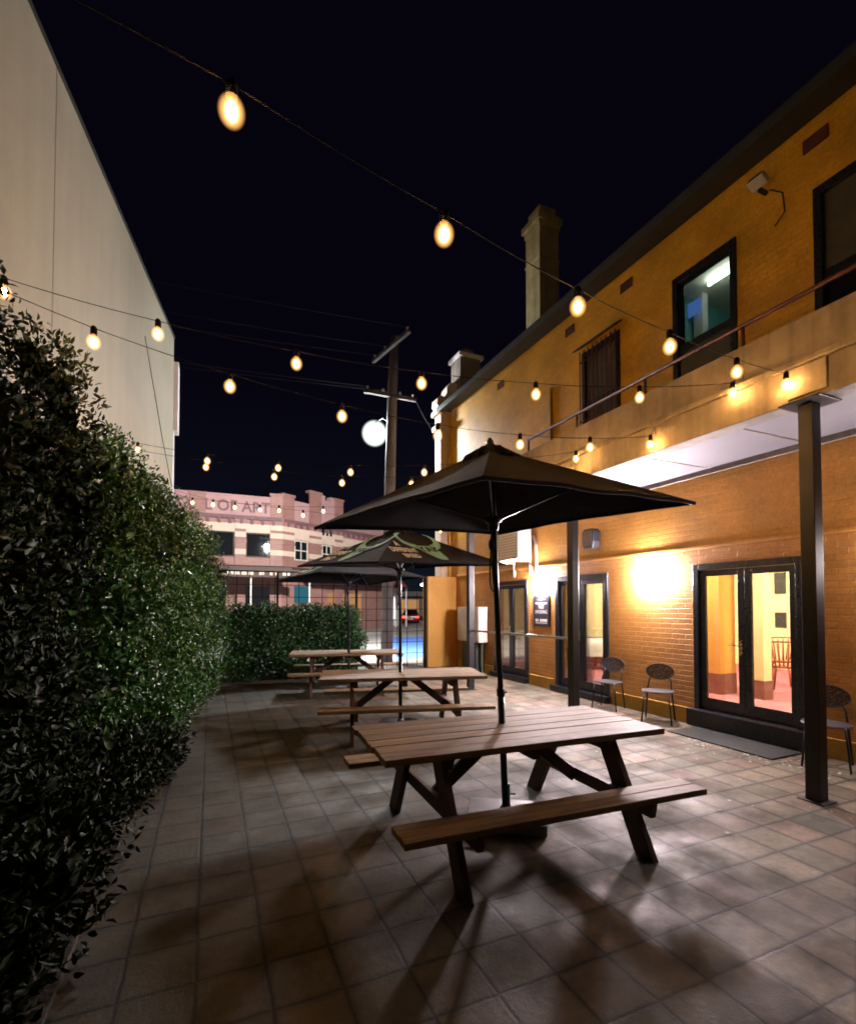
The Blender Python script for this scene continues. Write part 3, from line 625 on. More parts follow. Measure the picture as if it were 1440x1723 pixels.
# ------------------------------------------------------------------ market umbrellas
def umbrella(base, tilt, L, rot, hd, drop, label, logo):
    n = Vector((tilt[0], tilt[1], 1)).normalized(); e1 = Vector((0, 1, 0)).cross(n).normalized(); e2 = n.cross(e1)
    R = Matrix((e1, e2, n)).transposed().to_4x4()
    t = thing('market_umbrella', label, 'umbrella', (base[0], base[1], 0), group='square black market umbrellas')
    loc = lambda b: MB(R) if b is None else b
    zc = L - drop
    cor = [Vector((hd * math.cos(rot + k * PI / 2), hd * math.sin(rot + k * PI / 2), zc)) for k in range(4)]; ap = Vector((0, 0, L))
    def panel(k):
        a, c = cor[k], cor[(k + 1) % 4]; mid = (a + c) / 2; e = (c - a).normalized(); hl = (c - a).length / 2; s_ = (ap - mid); sl = s_.length; s_ /= sl; nn = e.cross(s_).normalized()
        if nn.z < 0: nn = -nn
        def f(x, y, o_=0.):
            bb = max(0, min(1, y / sl)); hw = hl * (1 - bb) + 1e-6; aa = max(-1, min(1, x / hw))
            return mid + e * x + s_ * y + nn * (o_ - .05 * (1 - aa * aa) * 4 * bb * (1 - bb) * .6) + nn * (.012 * noise.noise((mid + e * x + s_ * y) * 3.2) * (1 - bb) * (1 - aa * aa)) + s_ * (.035 * (1 - aa * aa) * (1 - bb) ** 3)
        return f, hl, sl
    b = MB(R)
    for k in range(4):
        f, hl, sl = panel(k); NU, NV = 24, 20; vs = []; fs = []
        for j in range(NV + 1):
            bb = j / NV * .93
            for i in range(NU + 1): vs.append(f(hl * (1 - bb) * (2 * i / NU - 1), sl * bb))
        for j in range(NV):
            for i in range(NU): q = j * (NU + 1) + i; fs.append((q, q + 1, q + NU + 2, q + NU + 1))
        b.add(vs, fs)
        vs = [f(hl * (2 * i / NU - 1) * .998, 0) for i in range(NU + 1)]  # hem
        b.add(vs + [p - Vector((0, 0, .022)) for p in vs], [(i, i + 1, i + NU + 2, i + NU + 1) for i in range(NU)])
    can = b.build('canopy', 'fabric', t, smooth=False)
    sd = can.modifiers.new('thickness', 'SOLIDIFY'); sd.thickness = .004
    # vent cap: a small second pyramid with a loose frilled edge
    b = MB(R); N = 32; rim = []
    for k in range(N):
        a = 2 * PI * k / N; rr = .27 / max(abs(math.cos(a - rot - PI / 4)), abs(math.sin(a - rot - PI / 4))) * .62
        rim.append(Vector((rr * math.cos(a), rr * math.sin(a), L - .085 + .022 * math.sin(k * 2.4) + .012 * math.sin(k * 5.1))))
    b.add([Vector((0, 0, L + .02))] + [Vector((p.x * .45, p.y * .45, L + .0 + .008 * math.sin(i * 1.7))) for i, p in enumerate(rim)] + rim, [(0, 1 + k, 1 + (k + 1) % N) for k in range(N)] + [(1 + k, 1 + N + k, 1 + N + (k + 1) % N, 1 + (k + 1) % N) for k in range(N)])
    cap = b.build('vent_cap', 'fabric', t); sd = cap.modifiers.new('thickness', 'SOLIDIFY'); sd.thickness = .004
    MB(R).lathe([(.022, L - .1), (.03, L + .03), (.028, L + .05), (.01, L + .075)], 12).build('finial', 'blackmetal', t, smooth=True)
    b = MB(R); b.tube([(0, 0, .1), (0, 0, 1.02)], .027, 14); b.lathe([(.027, .99), (.033, 1.0), (.033, 1.05), (.022, 1.06)], 14); b.tube([(0, 0, 1.05), (0, 0, L - .02)], .022, 14)
    b.tube([(.03, 0, 1.02), (.055, 0, 1.02)], .008, 8)
    b.build('pole', 'blackmetal', t, smooth=True)
    zr = L - .56
    MB(R).lathe([(.025, zr - .09), (.04, zr - .08), (.04, zr - .03), (.065, zr - .02), (.065, zr + .015), (.03, zr + .03)], 14).build('runner', 'blackmetal', t, smooth=True)
    for k in range(8):
        if k % 2 == 0: tip = cor[k // 2]
        else:
            f, hl, sl = panel(k // 2); tip = f(0, .02)
        r0 = Vector((tip.x * .03, tip.y * .03, L - .05)); tp = tip * .985; tp.z = tip.z - .012
        b = MB(R)
        if k % 2 == 0: b.beam(r0, tp, .014, .022)
        rib = None
        if k % 2 == 0:
            rib = b.build('rib', 'blackmetal', t)
            mp = r0.lerp(tp, .5); MB(R).beam(Vector((tip.x, tip.y, 0)).normalized() * .05 + Vector((0, 0, zr)), mp - Vector((0, 0, .012)), .012, .018).build('strut', 'blackmetal', rib)
    # pull cord and pulley loop
    b = MB(R); q = Vector((-.045, -.035, 0))
    b.tube([q + Vector((.02, .01, L - .2)), q + Vector((0, 0, zr - .1)), q + Vector((-.012, -.004, zr - .3)), q + Vector((.004, 0, zr - .5))], .006, 6)
    b.tube([q + Vector((0, 0, zr - .2)) + Vector((-.025 * math.sin(a), -.014 * math.sin(a * 2), -.18 + .18 * math.cos(a))) for a in np.linspace(0, 2 * PI, 18)], .006, 6)
    b.sphere(q + Vector((0, 0, zr - .2)), .026, 8, 6, (1, 1, 2.)); b.build('pull_cord', 'rope', t)
    b = MB(); b.box(-.3, .3, -.24, .24, .008, .085); b.lathe([(.05, .085), (.045, .12), (.032, .13), (.032, .3)], 14); b.tube([(.03, 0, .22), (.075, 0, .22)], .008, 8)
    bs = b.build('base', 'slab', t, bevel=.012)
    bs.rotation_euler = (0, 0, rot)
    if logo:
        for k in logo:
            f, hl, sl = panel(k)
            def put(v, fs, nm, m, ox, oy, o_=.011, kx=.9):
                bb = MB(R); bb.add([f(x * kx + ox, y * 1.3 + oy, o_) for x, y in v], fs); ob = bb.build(nm, m, can); return ob
            # horned bull skull: a tapering head and two swept-up horns
            head = [(-.2, .30), (-.12, .335), (.12, .335), (.2, .30), (.165, .235), (.135, .13), (.1, .02), (.06, -.05), (0, -.07), (-.06, -.05), (-.1, .02), (-.135, .13), (-.165, .235)]
            hv = [(x * q, .16 + (y - .16) * q) for q in (1., .75, .5, .25) for x, y in head] + [(0, .16)]
            hf = [(39 + i, 39 + (i + 1) % 13, 52) for i in range(13)] + [(r * 13 + i, r * 13 + (i + 1) % 13, r * 13 + 13 + (i + 1) % 13, r * 13 + 13 + i) for r in range(3) for i in range(13)]
            put(hv, hf, 'skull_print', 'teal', .02, .14)
            for sg in (-1, 1):
                P_ = [(.14, .30), (.24, .335), (.31, .40), (.335, .49), (.30, .57), (.235, .615)]; Wd = [.062, .055, .046, .036, .024, .006]; v = []
                for i, (x, y) in enumerate(P_):
                    x2, y2 = P_[min(i + 1, 5)]; x1, y1 = P_[max(i - 1, 0)]; dx, dy = x2 - x1, y2 - y1; q_ = math.hypot(dx, dy)
                    v += [(sg * (x - dy / q_ * Wd[i] / 1), y + dx / q_ * Wd[i]), (sg * (x + dy / q_ * Wd[i] / 1), y - dx / q_ * Wd[i])]
                put(v, [(2 * i, 2 * i + 1, 2 * i + 3, 2 * i + 2) for i in range(5)], 'horn_print', 'teal', .02, .14, .0115)
            v, fs = text_mesh('YAK', .19, 1., 0, 1., .006); put(v, fs, 'skull_lettering', 'fabric', .02, .36, .016)
            for w_, z_, s_ in (('A', .5, .15), ('DIFFERENT', .31, .14), ('BREED', .11, .14)):
                v, fs = text_mesh(w_, s_, .7, .15, 1., .004); put([(x, y + x * .02) for x, y in v], fs, 'slogan_lettering', 'print', -.44, z_, .0125, .88)
    return t
umbrella((2.149, 3.37), (-.0585, -.0217), 2.94, -.578, 1.47, .525, 'nearest black umbrella, seen from below, its pole through the big table', None)
umbrella((2.447, 6.535), (-.026, -.049), 2.775, -.52, 1.465, .502, 'black umbrella with bull skull prints over the middle picnic table', (2, 3))
umbrella((2.51, 9.6), (-.003, .036), 2.745, -.552, 1.55, .503, 'furthest black umbrella, mostly hidden behind the printed one', (2,))

# ------------------------------------------------------------------ festoon lights
def festoon(pts, label, ends, skip=()):
    """catenary cable through the given bulb positions, tied off at both ends"""
    P_ = [Vector(p) for p in pts]; o0 = Vector(ends[0])
    t = thing('string_light', label, 'string light', o0, group='festoon strings over the yard')
    path = [Vector(ends[0])] + P_ + [Vector(ends[1])]
    fine = []
    for i in range(len(path) - 1):
        a, c = path[i], path[i + 1]
        for k in range(6):
            q = k / 6; p = a.lerp(c, q); p.z -= .012 * (c - a).length * 4 * q * (1 - q); fine.append(p - o0)
    fine.append(path[-1] - o0)
    MB().tube([p + Vector((0, 0, .1)) if 0 < i < len(fine) - 1 else p for i, p in enumerate(fine)], .003, 5).build('cable', 'rubber', t)
    for p in P_:
        q = p - o0
        g = thing('bulb', None, None); del_props(g); g.parent = t; g.location = q
        MB().lathe([(.018, .055), (.022, .05), (.022, .1), (.012, .115)], 10).build('socket', 'rubber', g, smooth=True)
        MB().sphere((0, 0, -.004), .051, 20, 14, (1, 1, 1.15)).build('globe', 'bulb', g, smooth=True)
def del_props(o):
    for k in list(o.keys()): del o[k]
def wx(y): return -.898 - .142 * (13.5 - y)
festoon([[0.05, 1.91, 3.52], [0.99, 2.07, 3.46], [1.93, 2.24, 3.44], [2.86, 2.4, 3.48], [3.8, 2.57, 3.56], [4.70, 2.73, 3.69]], 'festoon string hanging nearest overhead, with the largest two bulbs against the sky', ((wx(1.6), 1.6, 3.75), (4.79, 2.76, 3.8)))
festoon([[-1.42, 4.54, 4.02], [-.4, 4.32, 3.82], [.62, 4.1, 3.69], [1.64, 3.88, 3.62], [2.66, 3.65, 3.61], [3.68, 3.43, 3.67], [4.68, 3.21, 3.8]], 'upper festoon string crossing the whole yard above the nearest umbrella', ((wx(4.7), 4.7, 4.25), (4.795, 3.18, 3.95)))
festoon([[-.8, 4.22, 3.62], [.12, 4.22, 3.46], [1.03, 4.22, 3.36], [1.95, 4.22, 3.32], [2.87, 4.21, 3.35], [3.78, 4.21, 3.44], [4.68, 4.21, 3.59]], 'second lower festoon string ending low on the balcony face', ((wx(4.25), 4.25, 4.05), (4.77, 4.21, 3.72)))
festoon([[-1.0, 8.26, 3.98], [-.07, 7.78, 3.8], [.86, 7.3, 3.68], [1.79, 6.82, 3.6], [2.72, 6.34, 3.58], [3.65, 5.86, 3.63], [4.58, 5.38, 3.73]], 'festoon string slanting above the printed umbrella to the balcony', ((wx(8.5), 8.5, 4.15), (4.77, 5.28, 3.85)))
festoon([[-.09, 7.98, 3.76], [.83, 7.51, 3.6], [1.73, 7.07, 3.5], [2.64, 6.62, 3.47], [3.56, 6.2, 3.5], [4.5, 5.75, 3.6]], 'twin festoon string just below the slanting one', ((wx(8.9), 8.9, 4.1), (4.77, 5.6, 3.72)))
festoon([[-.4, 12.1, 4.0], [.46, 11.65, 3.88], [1.34, 11.15, 3.79], [2.2, 10.65, 3.75], [3.1, 10.15, 3.74], [4.0, 9.65, 3.78]], 'far festoon string whose bulbs hang before the brick building lettering', ((wx(12.4), 12.4, 4.2), (4.77, 9.25, 3.86)))
festoon([[.02, 11.62, 3.9], [.94, 11.1, 3.76], [1.78, 10.7, 3.64], [2.64, 10.25, 3.52], [3.5, 9.75, 3.4], [4.36, 9.3, 3.28]], 'lowest far festoon string running to the furthest steel post', ((wx(12.0), 12.0, 4.2), (4.8, 8.98, 3.3)))

# ------------------------------------------------------------------ planting
def leaves(name, m, lumps, count, ll, lw, parent, wallx=None, shell=.22, amp=.22, gap=.42):
    """many small folded leaves through the outer layer of overlapping uneven lumps"""
    lum = np.array(lumps, float); area = lum[:, 3] * lum[:, 4] + lum[:, 4] * lum[:, 5] + lum[:, 3] * lum[:, 5]
    which = rng.choice(len(lum), size=int(count * 3.2), p=area / area.sum())
    d = rng.normal(size=(len(which), 3)); d /= np.linalg.norm(d, axis=1)[:, None]
    c = lum[which, :3]; r = lum[which, 3:6]
    out = []; k = 0
    for i in range(len(which)):
        p = c[i] + d[i] * r[i]
        nz = noise.fractal(Vector(p) * 2.3, 1., 2., 4)
        rad = 1 + amp * nz - abs(rng.normal()) * shell + (rng.random() < .06) * rng.random() * .16
        p = c[i] + d[i] * r[i] * rad
        if p[2] < .02 or (wallx and p[0] < wallx(p[1]) + .03): continue
        q = (p - lum[:, :3]) / lum[:, 3:6]; q2 = (q * q).sum(1); q2[which[i]] = 9
        if (q2 < .42).any(): continue
        if noise.noise(Vector(p) * 4.) > gap: continue
        out.append((p, d[i])); k += 1
        if k >= count: break
    n = len(out); p = np.array([o[0] for o in out]); nr = np.array([o[1] for o in out])
    ax = nr * .7 + rng.normal(size=(n, 3)) * .75 + np.array([0, 0, .35]); ax /= np.linalg.norm(ax, axis=1)[:, None]
    sd = np.cross(ax, rng.normal(size=(n, 3))); sd /= np.linalg.norm(sd, axis=1)[:, None]; up = np.cross(sd, ax)
    inner = rng.random(n) < .3   # larger, deeper leaves that close the crown behind the outer ones
    p = p - nr * (inner * .2)[:, None]
    L_ = (ll * (1 + inner * .9) * rng.uniform(.6, 1.25, n))[:, None]; W_ = (lw * (1 + inner * 1.6) * rng.uniform(.7, 1.2, n))[:, None]
    wv = lambda a, q, sg: p + ax * L_ * a + sg * sd * W_ * q + up * W_ * (q * .45)
    v = np.stack([p, wv(.22, .38, 1), wv(.25, 0, 1), wv(.22, .38, -1), wv(.58, .46, 1), wv(.6, 0, 1), wv(.58, .46, -1), p + ax * L_ - up * W_ * .2], 1).reshape(-1, 3)
    base = np.arange(n)[:, None] * 8
    tri = np.concatenate([base + np.array([q]) for q in ([0, 1, 2], [0, 2, 3], [1, 4, 5], [1, 5, 2], [2, 5, 6], [2, 6, 3], [4, 7, 5], [5, 7, 6])], 1).reshape(-1, 3)
    me = bpy.data.meshes.new(name); me.vertices.add(len(v)); me.vertices.foreach_set('co', v.ravel().astype(np.float32))
    me.loops.add(tri.size); me.loops.foreach_set('vertex_index', tri.ravel().astype(np.int32)); me.polygons.add(len(tri))
    me.polygons.foreach_set('loop_start', np.arange(len(tri), dtype=np.int32) * 3); me.polygons.foreach_set('loop_total', np.full(len(tri), 3, dtype=np.int32))
    me.update(calc_edges=True); me.validate(); me.materials.append(M[m])
    o = bpy.data.objects.new(name, me); COL.objects.link(o)
    if parent is not None: o.parent = parent; o.location = -parent.location
    return o
def core(lumps, parent, q=.55):
    pass
def shrub(label, m, lumps, count, ll, lw, foot, stems, wallx=None, shell=.22, amp=.22, group='clipped shrubs along the cream wall', name='shrub', cat='shrub', gap=.42):
    t = thing(name, label, cat, foot, group=group)
    leaves('foliage', m, lumps, count, ll, lw, t, wallx, shell, amp, gap)
    b = MB()
    for (x, y, h) in stems:
        for j in range(5):
            tx, ty = x + random.gauss(0, .1), y + random.gauss(0, .22)
            b.tube([(x + random.gauss(0, .05), y + random.gauss(0, .05), 0), (x * .6 + tx * .4, y * .6 + ty * .4, h * .4), (tx, ty, h * random.uniform(.8, 1.))], [.026, .016, .006], 6)
    o = b.build('stem', 'stem', t); o.location = -t.location
    return t
def L_(x, y, z, rx, ry=None, rz=None): return (x, y, z, rx, ry or rx, rz or rx)
lum1 = []
for y in np.arange(2.3, 4.75, .42):
    for z in (.4, 1.15, 1.9, 2.6): lum1.append(L_(-1.3 + .04 * math.sin(y * 9 + z * 5) - (z - 1) * .09, y, z, .6 + .07 * math.sin(y * 5 + z * 3), .5, .5))
lum1 += [L_(-1.62, 4.1, 3.1, .5, .42, .6), L_(-1.5, 3.6, 3.0, .42, .4, .55), L_(-1.6, 4.2, 3.65, .26, .22, .34), L_(-1.4, 3.1, 3.1, .4, .4, .5), L_(-1.35, 2.5, 3.2, .4, .4, .5), L_(-1.28, 4.55, 2.9, .42, .4, .6), L_(-1.22, 4.5, 3.4, .3, .3, .42), L_(-1.45, 3.9, 3.55, .3, .3, .4), L_(-1.15, 4.62, 3.1, .32, .3, .5), L_(-1.08, 4.5, 3.2, .32, .3, .5), L_(-1.0, 4.5, 2.5, .38, .3, .5), L_(-1.25, 4.6, 2.2, .5, .4, .5)]
shrub('tall dark shrub nearest the camera, with broad leaves against the cream wall', 'leafA', lum1, 34000, .058, .025, (-1.25, 3.5, 0), [(-1.5, y, 2.9) for y in (2.4, 2.9, 3.4, 3.9, 4.4)], wx, .24, .3)
lum2 = []
for y in np.arange(5.25, 8.3, .46):
    q = (y - 5) / 3.3
    for z in (.45, 1.1, 1.75, 2.35, 2.85):
        lum2.append(L_(-1.05 + q * .42 + .05 * math.sin(y * 7 + z * 4) - max(0, z - 1.9) * .16, y, z, .62 + .08 * math.sin(y * 4 + z * 6), .5, .46))
lum2 += [L_(-1.05, 6.1, 3.15, .42, .45, .42), L_(-1.05, 6.35, 3.42, .24, .26, .28), L_(-.85, 7.2, 3.0, .4, .5, .42), L_(-.75, 8.0, 2.95, .4, .5, .45)]
shrub('bright green fine leaved shrub, peaked, beside the tall dark shrub', 'leafB', lum2, 46000, .05, .022, (-.95, 6.5, 0), [(-1.2, y, 2.7) for y in (5.2, 5.8, 6.4, 7, 7.6, 8.1)], wx, .18, .22)
lum3 = []
for y in np.arange(8.4, 11.2, .46):
    q = (y - 8.4) / 2.8
    for z in (.45, 1.1, 1.75, 2.35, 2.85):
        lum3.append(L_(-.6 + q * .45 + .04 * math.sin(y * 7 + z * 4) - max(0, z - 1.9) * .2, y, z, .62 + .06 * math.sin(y * 4 + z * 6), .5, .46))
lum3 += [L_(-.6, 9.2, 3.1, .4, .45, .4), L_(-.6, 10.2, 3.1, .4, .45, .4)]
shrub('far end of the tall green shrubs, rounded, bulging into the yard', 'leafB', lum3, 26000, .052, .023, (-.5, 9.8, 0), [(-.7, y, 2.7) for y in (8.6, 9.3, 10., 10.8)], wx, .18, .2)
lum4 = []
for x in np.arange(.45, 3.2, .36):
    for z in (.4, .9, 1.35):
        lum4.append(L_(x, 11.75, z + .07 * math.sin(x * 6 + z), .33, .36, .4)); lum4.append(L_(x + .15, 12.05, z, .33, .3, .4))
lum4.append(L_(3.2, 11.85, .8, .34, .4, .42))
shrub('low clipped box hedge standing across the yard before the mesh fence', 'leafC', lum4, 60000, .055, .03, (1.9, 11.85, 0), [(x, 11.9, 1.3) for x in (.5, 1., 1.5, 2., 2.5, 3.)], None, .26, .18, None, 'hedge', 'hedge', 2.)
lum5 = [L_(-.62, 5.3, .3, .42, .5, .35), L_(-.75, 4.6, .35, .45, .5, .4), L_(-.5, 5.8, .22, .3, .4, .28), L_(-.8, 3.9, .3, .4, .5, .4)]
shrub('low straggling shrub spilling onto the paving under the taller shrubs', 'leafA', lum5, 6500, .06, .026, (-.7, 4.8, 0), [(-.7, y, .4) for y in (4.2, 4.8, 5.4)], None, .3, .35, None)
lum6 = [L_(-.95, 2.4, .3, .4, .5, .4), L_(-.85, 3.0, .3, .4, .45, .42), L_(-1.1, 1.8, .3, .4, .5, .4)]
shrub('low dark shrub in the shadowed bottom corner of the garden bed', 'leafA', lum6, 4500, .07, .03, (-.95, 2.5, 0), [(-.95, y, .4) for y in (2., 2.6, 3.)], None, .3, .35, None)

# ------------------------------------------------------------------ the cream building on the left
cb = thing('cream_building', 'tall plain cream panel walled building rising behind the shrubs', 'building', (wx(7), 7, 0))
def offc(b): b.v = [(x - wx(7), y - 7, z) for x, y, z in b.v]; return b
def wallseg(y0, y1): return [(wx(y0), y0), (wx(y1), y1), (wx(y1) - 9, y1), (wx(y0) - 9, y0)]
offc(MB().prism(wallseg(7.215, 13.5), 8.28, 'z', 0)).build('wall_panel', 'cream', cb, bevel=.004)
offc(MB().prism(wallseg(-5, 7.2), 8.28, 'z', 0)).build('wall_panel', 'cream', cb, bevel=.004)
offc(MB().prism([(x - .03, y) for x, y in wallseg(7.2, 7.215)], 8.2, 'z', 0)).build('panel_joint', 'joint', cb)
offc(MB().prism([(wx(-5) + .02, -5.02), (wx(13.5) + .02, 13.52), (wx(13.5) - 9, 13.52), (wx(-5) - 9, -5.02)], .05, 'z', 8.28)).build('coping', 'roof', cb)
b = MB(); b.prism([(wx(13.5) - 3, 13.62), (wx(13.5) + .1, 13.62), (wx(13.5) + .1, 14.05), (wx(13.5) - 3, 14.05)], 1.72, 'z', 6.05)
offc(b).build('sign_box', 'white', cb, bevel=.01)
b = MB(); b.tube([(wx(13.5) - .02, 13.58, .1), (wx(13.5) - .02, 13.58, 6.0)], .05, 8); offc(b).build('downpipe', 'white', cb, smooth=True)
b = MB(); b.tube([(wx(11) + .012, 11, 7.), (wx(12.4) + .012, 12.4, 5.5), (wx(13.4) + .012, 13.4, 4.6)], .006, 5); offc(b).build('cable', 'rubber', cb)

# ------------------------------------------------------------------ mesh fence
fy = 12.62
t = thing('mesh_fence', 'black welded mesh fence closing the far end of the yard', 'fence', (2.5, fy, 0))
b = MB(); x = -.6
while x < 5.42: b.box(x - 2.5 - .007, x - 2.5 + .007, -.007, .007, .05, 2.52); x += .29
z = .12
while z < 2.5: b.box(-3.1, 2.93, .008, .022, z - .007, z + .007); z += .3
b.build('mesh_panel', 'fencebar', t)
for x in (-.55, 1.5, 3.5, 5.46):
    b = MB(); b.box(x - 2.5 - .025, x - 2.5 + .025, .024, .074, 0, 2.56); b.build('post', 'fencebar', t, bevel=.003)
b = MB(); b.box(-3.1, 2.93, -.03, .02, 2.525, 2.56); b.build('rail', 'fencebar', t)

# ------------------------------------------------------------------ utility pole, street lamp and wires
px, py = 4.93, 14.4
t = thing('utility_pole', 'grey timber power pole with two crossarms on the footpath', 'pole', (px, py, 0))
b = MB(); b.tube([(0, 0, -.1), (.06, 0, 4), (.16, 0, 8), (.23, -.02, 10.1)], [.19, .175, .15, .13], 16); b.build('shaft', 'polewood', t, smooth=True)
a1, a2 = Vector((4.72 - px, 15.2 - py, 9.62)), Vector((5.2 - px, 13.15 - py, 9.7))
MB().beam(a1, a2, .1, .11).build('crossarm', 'armwood', t)
a3, a4 = Vector((4.16 - px, 14.3 - py, 8.2)), Vector((5.86 - px, 14.3 - py, 8.2))
MB().beam(a3, a4, .1, .11).build('crossarm', 'armwood', t)
for p0, p1 in ((a1, a2), (a3, a4)):
    for q in (.06, .36, .68, .94):
        p = p0.lerp(p1, q); MB().lathe([(.02, .05), (.045, .08), (.03, .11), (.045, .14), (.02, .17)], 10, p).build('insulator', 'offwhite', t, smooth=True)
t = thing('street_lamp', 'glaring lit street lamp on a bracket of the power pole', 'street lamp', (4.84, 15.4, 7.45))
b = MB(); b.tube([(.24, -1.0, -.1), (.12, -.5, .25), (0, 0, .26)], .025, 8); b.build('bracket', 'steel', t)
MB().lathe([(.27, .0), (.26, .08), (.17, .18), (.05, .24)], 18, (0, 0, .02)).build('hood', 'steel', t, smooth=True)
MB().lathe([(.02, -.3), (.17, -.26), (.27, -.15), (.29, -.02), (.27, .015)], 18).build('bowl', 'streetlamp', t, smooth=True)
MB().sphere((0, 0, -.1), .44, 24, 16).build('halo_shell', 'streethalo', t, smooth=True)  # added shell painting the lamp's glare as a soft halo
sp = bpy.data.lights.new('street_beam', 'SPOT'); sp.energy = 23000; sp.color = (1., .93, .88); sp.spot_size = math.radians(150); sp.spot_blend = .7; sp.shadow_soft_size = .2
so = bpy.data.objects.new('street_beam', sp); COL.objects.link(so); so.location = (4.84, 15.45, 7.1)
so.rotation_euler = Vector((0., 9., -6.)).to_track_quat('-Z', 'Y').to_euler()
def wire(name, a, c, sag, label, r=.007):
    a, c = Vector(a), Vector(c); t = MB()
    t.tube([a.lerp(c, k / 20) - a - Vector((0, 0, sag * 4 * (k / 20) * (1 - k / 20))) for k in range(21)], r, 5); o = t.build(name, 'rubber'); o.location = a
    return tag(o, label, 'wire', 'overhead power wires')
P0 = Vector((px, py, 0))
for i, (q, dz, lab) in enumerate([(.06, .15, 'power wire from the crossarm top running up to the left'), (.36, .15, 'second power wire from the tilted top crossarm'), (.94, .15, 'nearest power wire on the tilted top crossarm')]):
    a = P0 + a1.lerp(a2, q) + Vector((0, 0, dz)); wire('power_line', a, a + Vector((-32, 1. - i * .3, .6)), .7, lab)
for i, (q, lab) in enumerate([(.06, 'low telephone wire from the lower crossarm to the left'), (.68, 'low wire from the lower crossarm behind the festoon bulbs')]):
    a = P0 + a3.lerp(a4, q) + Vector((0, 0, .15)); wire('power_line', a, a + Vector((-32, 2. + i, 1.2)), .6, lab)
wire('power_line', P0 + a3.lerp(a4, .94) + Vector((0, 0, .15)), (6.2, 13.2, 6.6), .12, 'short service wire from the pole to the ochre building corner', .014)

# ------------------------------------------------------------------ the old brick building across the street
Y1 = 32.
ab = thing('arts_building', 'old two storey pink brick building with lettered parapet across the street', 'building', (4, Y1, 0))
FX = Matrix.Rotation(PI, 4, 'Z')  # facade frames: local x along the wall, y outwards, z up
F1 = Matrix.Identity(4); F1 = Matrix(((1, 0, 0, 0), (0, -1, 0, 0), (0, 0, 1, 0), (0, 0, 0, 1)))
ang = math.atan2(.534, .845); F2 = Matrix.Rotation(ang, 4, 'Z') @ F1
def fb(F): return MB(F)
b = fb(F1); b.box(-14, 0, -8, 0, 0, 7.0); b.build('wall', 'brick', ab)
b = fb(F2); b.box(0, 10, -6, 0, 0, 7.0); b.build('wall', 'brick', ab)
b = fb(F1); b.box(-14, -.3, -.35, .02, 7.2, 8.36); b.box(-14, -.3, -.4, .08, 8.36, 8.46); b.build('parapet', 'parapet', ab)
b = fb(F2); b.box(.9, 2.3, -.35, .02, 7.2, 8.5); b.box(3.3, 4.6, -.35, .02, 7.2, 9.0); b.box(5.4, 10, -.35, .02, 7.2, 8.3); b.box(3.3, 3.7, -.35, .02, 9.0, 9.3); b.box(4.2, 4.6, -.35, .02, 9.0, 9.3); b.build('parapet', 'parapet', ab)
b = fb(F1); b.box(-14, 0, 0, .22, 6.98, 7.2)
for x in np.arange(-13.6, -.1, .62): b.box(x, x + .16, 0, .16, 6.7, 6.98)
b.build('cornice', 'letters', ab)
b = fb(F2); b.box(.15, 10, 0, .18, 6.98, 7.18)
for x in np.arange(.4, 9.8, .55): b.box(x, x + .15, 0, .14, 6.72, 6.98)
b.build('cornice', 'letters', ab)
for F, x0, x1, top in ((F1, -5.2, -4.35, 8.46), (F1, -2.72, -2.1, 7.0), (F1, -.68, .05, 8.7), (F2, .0, .95, 8.8), (F2, 2.25, 3.3, 9.42), (F2, 4.6, 5.4, 9.3)):
    b = fb(F); b.box(x0, x1, 0, .1, 0, top - .15); b.box(x0 - .05, x1 + .05, -.3, .15, top - .15, top); b.box(x0 - .04, x1 + .04, 0, .15, 5.55, 5.75); pl = b.build('pilaster', 'brick', ab)
    b = fb(F)
    for z in (4.85, 5.9, 6.4): b.box(x0 - .005, x1 + .005, 0, .108, z, z + .32)
    b.build_each('cream_band', 'creamtrim', pl)
b = fb(F1); b.box(-14, 0, -.1, .05, 6.2, 6.72); b.build_each('cream_frieze', 'creamtrim', ab)
b = fb(F2); b.box(.95, 2.25, -.1, .05, 6.0, 6.72); b.box(3.3, 4.6, -.1, .05, 5.95, 6.72); b.box(5.4, 10, -.1, .05, 6.0, 6.6); b.build_each('cream_frieze', 'creamtrim', ab)
for F, x0, x1, z0, z1 in ((F1, -4.3, -2.75, 4.7, 6.2), (F1, -2.1, -.66, 4.7, 6.18), (F1, -7.2, -5.3, 4.7, 6.2), (F2, 1.0, 2.13, 4.66, 5.95), (F2, 3.4, 4.3, 4.66, 5.9), (F2, 6, 7, 4.66, 5.9)):
    b = fb(F); f = .07
    b.box(x0, x1, -.02, .06, z1 - f, z1); b.box(x0, x1, -.02, .06, z0, z0 + f); b.box(x0, x0 + f, -.02, .06, z0 + f, z1 - f); b.box(x1 - f, x1, -.02, .06, z0 + f, z1 - f)
    if F is F2: b.box(x0, x1, -.02, .05, (z0 + z1) / 2 - .03, (z0 + z1) / 2 + .03); b.box((x0 + x1) / 2 - .025, (x0 + x1) / 2 + .025, -.02, .05, z0, z1)
    wn_ = b.build('window', 'offwhite' if F is F2 else 'awning', ab)
    b = fb(F); b.box(x0 + f, x1 - f, -.0, .012, z0 + f, z1 - f); b.build('pane', 'darkglass', wn_)
b = fb(F2)
for k in range(3): b.box(3.42 + k * .36, 3.62 + k * .36, .0, .06, 6.55, 7.0)
b.build_each('slot_vent', 'darkglass', ab)
v, f = text_mesh('SCHOOL OF ARTS', .93, .92, 0, 1.04, .022); b = MB(); xa = max(q[0] for q in v); b.add([(x - .3 - xa, -.035, y + 7.45) for x, y in v], f); b.build('parapet_lettering', 'letters', ab)
b = MB(); b.prism([(0, 4.2), (0, 4.05), (3.2, 3.72), (3.2, 3.88)], 14.2, 'x', -14)
